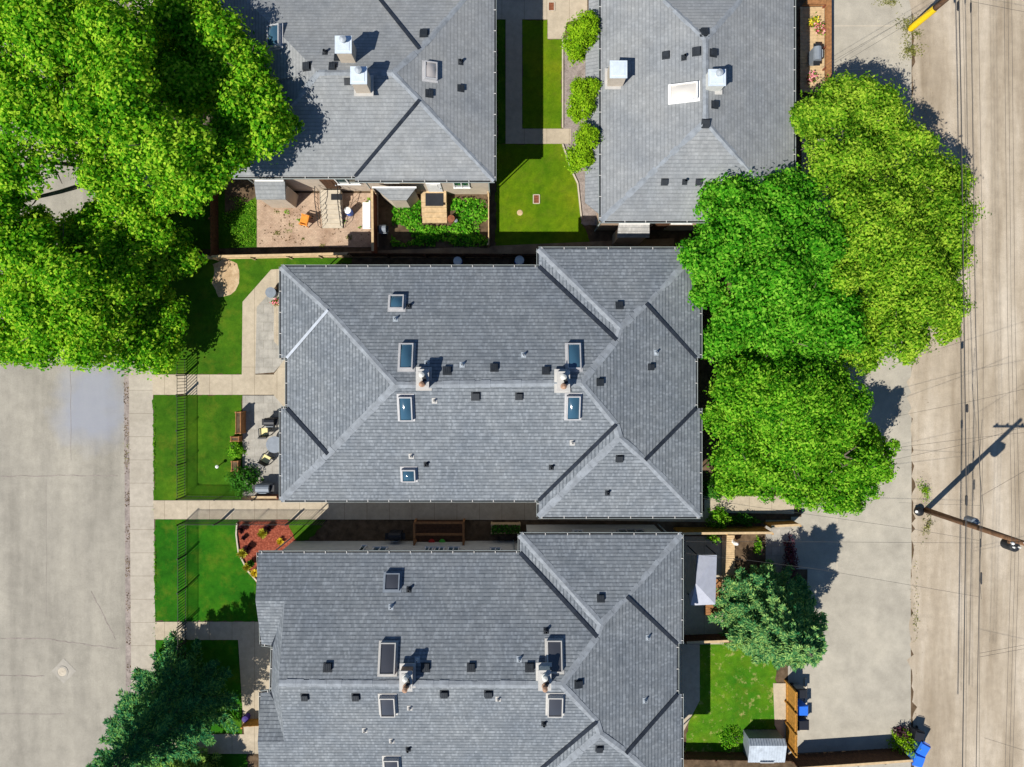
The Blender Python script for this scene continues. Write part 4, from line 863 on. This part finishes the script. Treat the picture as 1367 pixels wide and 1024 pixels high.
# porch stairs
def stairs(name, label, x0, x1, y0, y1, top, n, mt, mat_px=None, rails=True, land=.4):
    o = thing(name, label, 'steps', W((x0 + x1) / 2, y0)); a, b2 = W(x0, y0), W(x1, y1); L = a.y - b2.y; w_ = b2.x - a.x; cx = (a.x + b2.x) / 2
    mb = MB(); mb.box((cx, a.y - L * land / 2, top / 2), (w_, L * land, top))
    for k in range(n):
        h = top * (n - k) / (n + 1); d = L * (1 - land) / n; mb.box((cx, a.y - L * land - d * (k + .5), h / 2), (w_, d, h))
    mb.build('steps', mt, o)
    if mat_px: p, q = W(*mat_px[:2], top), W(*mat_px[2:], top); mb = MB(); mb.box(((p.x + q.x) / 2, (p.y + q.y) / 2, top + .012), (q.x - p.x, p.y - q.y, .02)); mb.build('doormat', 'blackbin', o)
    if rails:
        for s in (-1, 1):
            x = cx + s * (w_ / 2 + .06); mb = MB(); P = [Vector((x, a.y, top + .95)), Vector((x, a.y - L * land, top + .95)), Vector((x, b2.y, .95))]; mb.tube(P, .025, 6)
            mb.tube([p - Vector((0, 0, .8)) for p in P], .018, 6)
            for k in range(9): p = P[0].lerp(P[1], k / 3) if k < 4 else P[1].lerp(P[2], (k - 3) / 5); mb.tube([p, p - Vector((0, 0, .9))], .013, 5)
            mb.build('railing', 'black', o)
stairs('porch_steps', 'concrete porch steps with black railings beside the orange chair', 431, 458, 258, 305, .85, 5, 'conc_block', (442, 259, 457, 267))
stairs('porch_steps', 'beige porch steps with a dark mat in the leafy garden', 564, 597, 258, 298, .85, 4, 'tan_wood', (568, 258, 592, 275), rails=False)
# narrow deck by the alley house
o = thing('narrow_deck', 'narrow red deck with a bench rail beside the alley house', 'deck', W(1082, 62)); a, b2 = W(1066, 12), W(1098, 125)
mb = MB(); n = 24
for k in range(n): mb.box(((a.x + b2.x) / 2, a.y + (b2.y - a.y) * (k + .5) / n, .26), (b2.x - a.x, abs(b2.y - a.y) / n - .012, .05))
mb.build('decking', 'tan_wood', o); mb = MB(); mb.box(((a.x + b2.x) / 2, (a.y + b2.y) / 2, .115), (b2.x - a.x - .1, abs(b2.y - a.y) - .1, .22)); mb.build('base', 'dark_wood', o)
mb = MB(); x = b2.x
for z in (.5, .75, 1.0): mb.box((x - .03, (a.y + b2.y) / 2, z), (.04, abs(b2.y - a.y), .14)); mb.box(((a.x + x) / 2, a.y - .03, z), (x - a.x, .04, .14))
mb.box((x - .1, (a.y + b2.y) / 2, 1.12), (.34, abs(b2.y - a.y), .04)); mb.box(((a.x + x) / 2 - .14, a.y - .1, 1.125), (x - a.x - .3, .34, .04)); mb.build('railing', 'wood', o)
for k in range(5): mb = MB(); mb.box((x - .1, a.y + (b2.y - a.y) * (k + .05) / 4.1, .56), (.1, .1, 1.1)); mb.build('post', 'red_wood', o)
def pot_flowers(px, py, z, label, lf, r=.35):
    o = thing('flower_pot', label, 'flowers', W(px, py, z)); c = W(px, py, z); MB().lathe(c, [(r * .5, 0), (r * .7, .3), (r * .75, .32), (r * .6, .3), (0, .28)], 12).build('pot', 'rust', o)
    n = 150; C = np.array(c) + np.array([0, 0, .36]) + rng.normal(size=(n, 3)) * np.array([r * .45, r * .45, .1]); N = unit(np.array([0, 0, .7]) + rng.normal(size=C.shape) * .5)
    quads('leaves', leaves(C[:80], N[:80], .14, .07), 'leaf_bright', o); quads('blossoms', leaves(C[80:] + [0, 0, .08], N[80:], .12, .11), lf, o)
pot_flowers(1083, 33, .3, 'pot of yellow flowers on the narrow red deck', 'leaf_goldflower'); pot_flowers(1093, 41, .3, 'pot of pink flowers against the narrow deck rail', 'leaf_flower', .45); pot_flowers(1080, 106, .3, 'pot of pink flowers at the shaded end of the narrow deck', 'leaf_flower')
pot_flowers(371, 404, .035, 'pot of pink flowers on the upper patio by the eave', 'leaf_flower', .3)
# shaded deck in the passage
o = thing('garden_deck', 'shaded wooden deck frame in the narrow passage', 'deck', W(587, 708)); a, b2 = W(556, 693), W(620, 722); mb = MB()
for k in range(9): mb.box(((a.x + b2.x) / 2, a.y + (b2.y - a.y) * (k + .5) / 9, .3), (b2.x - a.x, abs(b2.y - a.y) / 9 - .01, .05))
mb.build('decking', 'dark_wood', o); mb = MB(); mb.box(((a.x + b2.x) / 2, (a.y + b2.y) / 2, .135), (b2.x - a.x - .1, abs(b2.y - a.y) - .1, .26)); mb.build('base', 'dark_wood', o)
for y in (a.y, a.y - .75): mb = MB(); mb.box(((a.x + b2.x) / 2, y, 1.12), (b2.x - a.x, .14, .06)); mb.build('rail', 'wood', o)
for x in (a.x, b2.x): mb = MB(); mb.box((x, (a.y + b2.y) / 2, 1.19), (.14, abs(b2.y - a.y), .05)); mb.build('rail', 'wood', o)
for x in (a.x, b2.x):
    for y in (a.y, b2.y + .1): mb = MB(); mb.box((x, y, .55), (.11, .11, 1.1)); mb.build('post', 'wood', o)
# gazebo
o = thing('gazebo', 'grey canvas gazebo canopy with a folded corner over the shaded patio', 'gazebo', W(938, 772)); z = 2.3; apex = W(929, 779, 2.95)
A = [W(931, 741, z), W(957, 741, z), W(955, 807, z - .05), W(931, 808, z), W(922, 808, z - .1), W(921, 793, z - .1), W(928, 792, z)]; mb = MB()
for p, q in zip(A, A[1:] + A[:1]): mb.poly([p, apex, q][::1])
for p, q in zip(A, A[1:] + A[:1]): mb.poly([p, q, q - Vector((0, 0, .22)), p - Vector((0, 0, .22))])
mb.build('canopy', 'grey_cloth', o)
for p in (A[0], A[1], A[2], A[3]): MB().tube([(p.x, p.y, 0), (p.x, p.y, z - .02)], .035, 8).build('leg', 'dark_metal', o)
mb = MB()
for p in (A[0], A[1], A[2], A[3]): mb.tube([p - Vector((0, 0, .05)), apex - Vector((0, 0, .06))], .02, 6)
mb.build('frame', 'dark_metal', o)
o = thing('boardwalk', 'sunlit tan boardwalk strip between the gazebo and the dark garden', 'boardwalk', W(972, 740)); mb = MB(); a, b2 = W(963, 714), W(980, 776)
for k in range(22): mb.box(((a.x + b2.x) / 2, a.y + (b2.y - a.y) * (k + .5) / 22, .1), (b2.x - a.x + random.uniform(-.04, .04), abs(b2.y - a.y) / 22 - .012, .05))
mb.build('decking', 'tan_wood', o); mb = MB(); mb.box(((a.x + b2.x) / 2, (a.y + b2.y) / 2, .04), (b2.x - a.x - .15, abs(b2.y - a.y) - .1, .07)); mb.build('joists', 'dark_wood', o)
o = thing('garden_platform', 'reddish wooden platform beside the grey gazebo', 'deck', W(950, 800)); mb = MB(); a, b2 = W(940, 772), W(962, 820)
for k in range(14): mb.box(((a.x + b2.x) / 2, a.y + (b2.y - a.y) * (k + .5) / 14, .13), (b2.x - a.x, abs(b2.y - a.y) / 14 - .012, .05))
mb.build('decking', 'wood', o); mb = MB(); mb.box(((a.x + b2.x) / 2, (a.y + b2.y) / 2, .055), (b2.x - a.x - .1, abs(b2.y - a.y) - .1, .1)); mb.build('joists', 'dark_wood', o)
o = thing('garden_statue', 'small white stone ornament at the end of the boardwalk', 'ornament', W(979, 722)); MB().lathe(W(979, 722), [(.2, 0), (.2, .1), (.12, .15), (.15, .4), (.2, .5), (.1, .62), (.13, .75), (.0, .85)], 12).build('figure', 'white', o, smooth=True)
# shed
o = thing('garden_shed', 'small white ribbed metal shed with walls coloured dark for shade', 'shed', W(1016, 992)); a, b2 = W(992, 974), W(1037, 1003); zs = 1.15; mb = MB(); mb.prism([(a.x, b2.y), (b2.x, b2.y), (b2.x, a.y), (a.x, a.y)], 0, zs)
k = int((b2.x - a.x) / .16)
for i in range(k): mb.box((a.x + .08 + i * .16, b2.y - .012, zs / 2), (.06, .024, zs - .05)); mb.box((a.x + .08 + i * .16, a.y + .012, zs / 2), (.06, .024, zs - .05))
mb.build('wall', 'greybin', o); mb = MB(); ym = a.y - .3  # dark grey wall colour stands in for shade on the white metal
mb.poly([(a.x - .08, a.y + .02, zs), (a.x - .08, ym, zs + .3), (b2.x + .08, ym, zs + .3), (b2.x + .08, a.y + .02, zs)]); mb.poly([(a.x - .08, b2.y - .1, zs - .02), (b2.x + .08, b2.y - .1, zs - .02), (b2.x + .08, ym, zs + .3), (a.x - .08, ym, zs + .3)])
for i in range(14): x = a.x + (b2.x - a.x) * i / 13; mb.tube([(x, b2.y - .1, zs - .005), (x, ym, zs + .315), (x, a.y + .02, zs + .015)], .016, 5)
for x in (a.x - .01, b2.x + .01): mb.poly([(x, a.y, zs - .02), (x, b2.y, zs - .02), (x, ym, zs + .29)])
mb.build('roof', 'shed_roof', o); mb = MB(); mb.box(((a.x + b2.x) / 2, b2.y - .035, .65), (.9, .03, 1.3)); d = mb.build('door', 'white', o); MB().ball(((a.x + b2.x) / 2 + .3, b2.y - .07, .7), .035, 8).build('handle', 'dark_metal', d)
# wheeled bins
def bin_(px, py, rz, label, mt, sc=1.0, lid=None):
    o = thing('wheeled_bin', label, 'bin', (0, 0, 0), 'wheeled bins'); mb = MB(); a, b2 = .25, .30
    mb.hexa([(-a, -a, .08), (a, -a, .08), (a, a, .08), (-a, a, .08), (-b2, -.32, .98), (b2, -.32, .98), (b2, .36, .98), (-b2, .36, .98)]); mb.build('body', mt, o)
    mb = MB(); mb.hexa([(-.33, -.38, .985), (.33, -.38, .985), (.33, .38, .985), (-.33, .38, .985), (-.27, -.32, 1.06), (.27, -.32, 1.06), (.27, .3, 1.1), (-.27, .3, 1.1)]); l = mb.build('lid', lid or mt, o)
    MB().tube([(-.22, .43, 1.0), (.22, .43, 1.0)], .022, 6).build('handle', mt, l)
    for s in (-1, 1): MB().tube([(s * .24, .3, .11), (s * .31, .3, .11)], .11, 12).build('wheel', 'blackbin', o)
    o.location = W(px, py, 0); o.rotation_euler = (0, 0, rz); o.scale = (sc,) * 3; return o
bin_(1062, 938, 1.57, 'blue wheeled bin beside the orange slatted fence', 'bluebin', 1.05); bin_(1062, 917, 1.57, 'dark grey bin partly under the spruce, by the orange fence', 'greybin', .95, 'blackbin'); bin_(1063, 957, 1.57, 'black wheeled bin below the blue one by the orange fence', 'blackbin', 1.05)
bin_(1220, 989, -.5, 'blue wheeled bin standing by the leafy alley bush', 'bluebin', 1.05); bin_(1214, 1004, -.3, 'blue wheeled bin at the frame edge beside the alley', 'bluebin', 1.05); bin_(1217, 974, -.2, 'black wheeled bin at the alley end of the purple bush', 'blackbin', .9)
o = thing('bin_stand', 'pale concrete kerb frame round the bins', 'kerb', W(1066, 938)); mb = MB(); p = W(1075, 905); q = W(1075, 971); mb.box(((p.x), (p.y + q.y) / 2, .06), (.14, abs(p.y - q.y), .12)); r_ = W(1056, 972); mb.box(((p.x + r_.x) / 2, q.y - .09, .06), (abs(p.x - r_.x) + .14, .16, .12)); mb.build('kerb', 'conc_block', o)
# small white lamp on lawn
o = thing('garden_lamp', 'small white lamp standing alone on the fenced lawn', 'lamp', W(290, 623)); MB().tube([W(290, 623), W(290, 623, .5)], .03, 8).build('post', 'white', o); MB().lathe(W(290, 623, .5), [(.04, 0), (.11, .03), (.11, .07), (.03, .12), (0, .13)], 12).build('head', 'white', o)
o = thing('stepping_stone', 'pale round stone lying on the sunny lawn near the drain grate', 'stone', W(694, 284)); MB().lathe(W(694, 284), [(.17, 0), (.2, .02), (.15, .035), (0, .04)], 9).build('stone', 'tan_wood', o)
# parked cars beneath the ash crowns
def car(px, py, rz, label, mt):
    o = thing('parked_car', label, 'car', (0, 0, 0)); mb = MB(); prof = [(-2.2, .35), (-2.25, .75), (-1.9, .92), (-1.0, .98), (1.1, .98), (2.0, .9), (2.25, .7), (2.2, .35)]
    def slab(m_, pr, hw, hw2=None):
        hw2 = hw2 or hw; n = len(pr); i = len(m_.v); zmx = max(p[1] for p in pr); zmn = min(p[1] for p in pr)
        for s in (1, -1): m_.v += [Vector((x, s * (hw + (hw2 - hw) * (z - zmn) / (zmx - zmn)), z)) for x, z in pr]
        m_.f.append(tuple(range(i, i + n))); m_.f.append(tuple(range(i + 2 * n - 1, i + n - 1, -1))); m_.m += [0, 0]
        for k in range(n): l = (k + 1) % n; m_.f.append((i + k, i + n + k, i + n + l, i + l)); m_.m.append(0)
    slab(mb, prof, .9, .84); slab(mb, [(-.95, 1.40), (-.1, 1.46), (.75, 1.42), (.6, 1.36), (-.9, 1.35)], .62, .60); mb.build('body', mt, o)
    mb = MB(); slab(mb, [(-1.75, .97), (-1.0, 1.37), (.7, 1.37), (1.25, .98)], .78, .6); mb.build('window', 'glass_dark', o)
    for sx in (-1.4, 1.4):
        for sy in (-1, 1):
            y = sy * .82; wh = MB().tube([(sx, y - .1, .33), (sx, y + .1, .33)], .33, 16).build('wheel', 'rubber', o); MB().tube([(sx, y + sy * .1, .33), (sx, y + sy * .115, .33)], .2, 12).build('rim', 'bright_metal', wh)
    for sy in (-1, 1): MB().box((2.22, sy * .6, .68), (.06, .35, .14)).build('headlight', 'glass_white', o); MB().box((-2.24, sy * .6, .72), (.04, .35, .14)).build('tail_light', 'red', o)
    o.location = W(px, py, -.145); o.rotation_euler = (0, 0, rz)
car(150, 198, 1.57, 'blue car parked under the ash crowns, glimpsed through leaves', 'blue_paint'); car(134, -44, 1.57, 'silver car parked under leaves at the street edge', 'silver_paint')
# ------------------------------------------------------------------ poles and wires
o = thing('utility_pole', 'brown wooden utility pole with transformers leaning out over the alley', 'pole', W(1236, 681)); b0 = W(1236, 681); hp = 10.2
MB().tube([b0, b0 + Vector((0, 0, 5)), b0 + Vector((0, 0, hp))], [.19, .165, .13], 14).build('pole', 'pole_wood', o, smooth=True)
mb = MB(); mb.box(b0 + Vector((.1, .16, 9.2)), (2.6, .1, .13)); arm = mb.build('crossarm', 'pole_wood', o)
for x in (-1.1, -.4, .6, 1.3): MB().lathe(b0 + Vector((x, .16, 9.26)), [(.03, 0), (.03, .1), (.08, .12), (.05, .17), (.08, .2), (.03, .26)], 10).build('insulator', 'white', arm)
for z, dx, dy, r in ((4.2, .22, .22, .24), (7.55, .12, -.4, .3)):
    c = b0 + Vector((dx, dy, z)); tb = MB().lathe(c, [(.03, -.4), (r, -.38), (r, .35), (r * .8, .42), (.02, .44)], 14).build('transformer', 'greybin' if z < 5 else 'dark_metal', o)
    for s in (-1, 1): MB().lathe(c + Vector((s * r * .5, 0, .4)), [(.04, 0), (.06, .06), (.04, .1), (.06, .14), (.02, .22)], 8).build('bushing', 'white', tb)
    MB().box(b0.lerp(c, .5) + Vector((0, 0, z - (b0.z + c.z) / 2)), (.3, .12, .1), math.atan2(dy, dx)).build('bracket', 'dark_metal', o)
o = thing('pole_cap', 'dark round service pedestal with a pale top at the pole foot', 'pedestal', W(1224, 682)); MB().lathe(W(1224, 682), [(.22, 0), (.3, .25), (.26, .38), (.1, .46), (0, .47)], 16).build('body', 'dark_metal', o, smooth=True); MB().lathe(W(1223.5, 683, .46), [(.1, 0), (.09, .04), (0, .06)], 10).build('cap', 'white', o)
o = thing('utility_pole', 'utility pole with a bright yellow guard at the alley top', 'pole', W(1216, 38)); b0 = W(1216, 38)
MB().tube([b0, b0 + Vector((0, 0, 5)), b0 + Vector((0, 0, 10))], [.18, .16, .13], 14).build('pole', 'pole_wood', o, smooth=True)
mb = MB(); n = 8
for k in range(n):
    a0, a1 = math.radians(-55 + 118 - 90 + 0) + k * .2, math.radians(-27) + (k + 1) * .2
for k in range(n):
    a0, a1 = math.pi * .72 + k * math.pi / n, math.pi * .72 + (k + 1) * math.pi / n; p = [b0 + Vector((math.cos(a) * .215, math.sin(a) * .215, 0)) for a in (a0, a1)]
    mb.poly([p[0], p[1], p[1] + Vector((0, 0, 2.7)), p[0] + Vector((0, 0, 2.7))])
mb.build('guard', 'yellow', o)
mb = MB(); mb.tube([b0 + Vector((-.02, .24, .0)), b0 + Vector((-.02, .24, 7))], .05, 8); mb.build('conduit', 'dark_metal', o)
def wire(pts, label, r=.014, group='overhead wires', splices=(), sag=0, name='overhead_wire', cat='wire'):
    P = [W(*p) for p in pts]; path = []
    for a, b2 in zip(P, P[1:]):
        for k in range(10): t = k / 10; path.append(a.lerp(b2, t) - Vector((0, 0, sag * 4 * t * (1 - t))))
    path.append(P[-1]); r *= .85; o = MB().tube(path, r, 5).build(name, 'rubber', None, origin=P[0]); tag(o, label, cat, group)
    for px, py, z, L in splices: p = W(px, py, z); MB().tube([p + Vector((0, -L / 2, 0)), p + Vector((0, -L / 2 + .06, 0)), p + Vector((0, L / 2 - .06, 0)), p + Vector((0, L / 2, 0))], [r, r * 2.3, r * 2.3, r], 8).build('splice', 'dark_metal', o)
wire([(1279, -60, 6.6), (1283, 130, 6.5), (1287, 420, 6.5), (1290, 660, 6.5), (1288, 800, 6.5), (1284, 1090, 6.6)], 'thick black cable nearest the parking pads along the alley', .034, splices=((1279, 8, 6.6, .55), (1290, 668, 6.5, .6), (1291, 545, 6.5, .5)))
wire([(1284, -60, 6.9), (1288, 130, 6.9), (1292, 420, 6.9), (1294, 560, 6.9), (1291, 700, 6.8), (1289, 1090, 6.8)], 'thin wire running close beside the thick black cable', .010)
wire([(1295, -60, 7.2), (1298, 130, 7.1), (1302, 420, 7.1), (1309, 660, 7.0), (1307, 800, 7), (1302, 1090, 7.1)], 'dark cable with knotted loops in the middle of the alley wires', .022, splices=((1296, 10, 7.2, .6), (1309, 725, 7, .5), (1310, 772, 7, .7)))
wire([(1305, -60, 7.3), (1308, 130, 7.3), (1313, 420, 7.3), (1312, 600, 7.2), (1308, 800, 7.1), (1307, 1090, 7.0)], 'loose wire weaving beside the knotted cable', .010)
wire([(1311, 560, 7.2), (1307, 620, 7.1), (1313, 680, 7.1), (1307, 760, 7.1), (1310, 800, 7.1)], 'short coiled wire hanging round the knotted cable', .013)
for i, (x0, x1, x2, lb) in enumerate(((1340, 1345, 1340, 'thin power line, innermost of the three by the frame edge'), (1345, 1350, 1346, 'thin power line, middle of the three by the frame edge'), (1350, 1355, 1350, 'thin power line, outermost of the three by the frame edge'))):
    wire([(x0, -60, 9.4), (x1, 420, 9.4), (x1 + 6, 700, 9.45), (x2, 1090, 9.4)], lb, .009)
wire([(905, 660, 4.7), (1003, 676, 5), (1082, 687, 5.4), (1216, 706, 6.4), (1310, 722, 7)], 'service drop from the middle roof corner over the walkway', .010, sag=.02)
wire([(906, 723, 4.6), (1045, 723, 5.2), (1310, 725, 7)], 'straight service drop crossing above the dark garden', .010)
wire([(908, 738, 4.6), (1000, 748, 5), (1093, 760, 5.5), (1308, 797, 7)], 'service drop slanting across the open parking pad', .010)
wire([(1187, 615, 5.5), (1288, 593, 6.4), (1367, 570, 7)], 'service wire leaving the bright green tree, lower of a pair', .01)
wire([(1185, 599, 5.5), (1288, 586, 6.4), (1400, 574, 7)], 'service wire leaving the bright green tree, upper of a pair', .01)
wire([(1190, 557, 5.5), (1300, 535, 6.4), (1400, 512, 7)], 'service wire crossing the gravel beside the tree shadow', .009)
wire([(1200, 671, 5), (1310, 675, 6.6)], 'faint wire crossing just above the pole foot', .008)
wire([(1310, 662, 7), (1400, 610, 7.2)], 'wire slanting up from the knotted cable', .01)
wire([(1308, 872, 7), (1400, 855, 7.2)], 'upper of two short wires branching toward the frame edge', .01); wire([(1308, 877, 7), (1400, 860, 7.1)], 'lower of two short wires branching toward the frame edge', .01)
wire([(1097, 90, 4.4), (1270, -10, 7)], 'service drop toward the alley house deck, upper of the pair', .01); wire([(1100, 99, 4.4), (1290, -15, 7)], 'service drop toward the alley house deck, lower of the pair', .01)
wire([(1296, 2, 7.2), (1400, 22, 7.2)], 'wire leaving the top splice toward the frame edge', .01)
wire([(1314, 985, 6.5), (1400, 1012, 6.8)], 'wire end with a frayed loop low over the alley', .010)
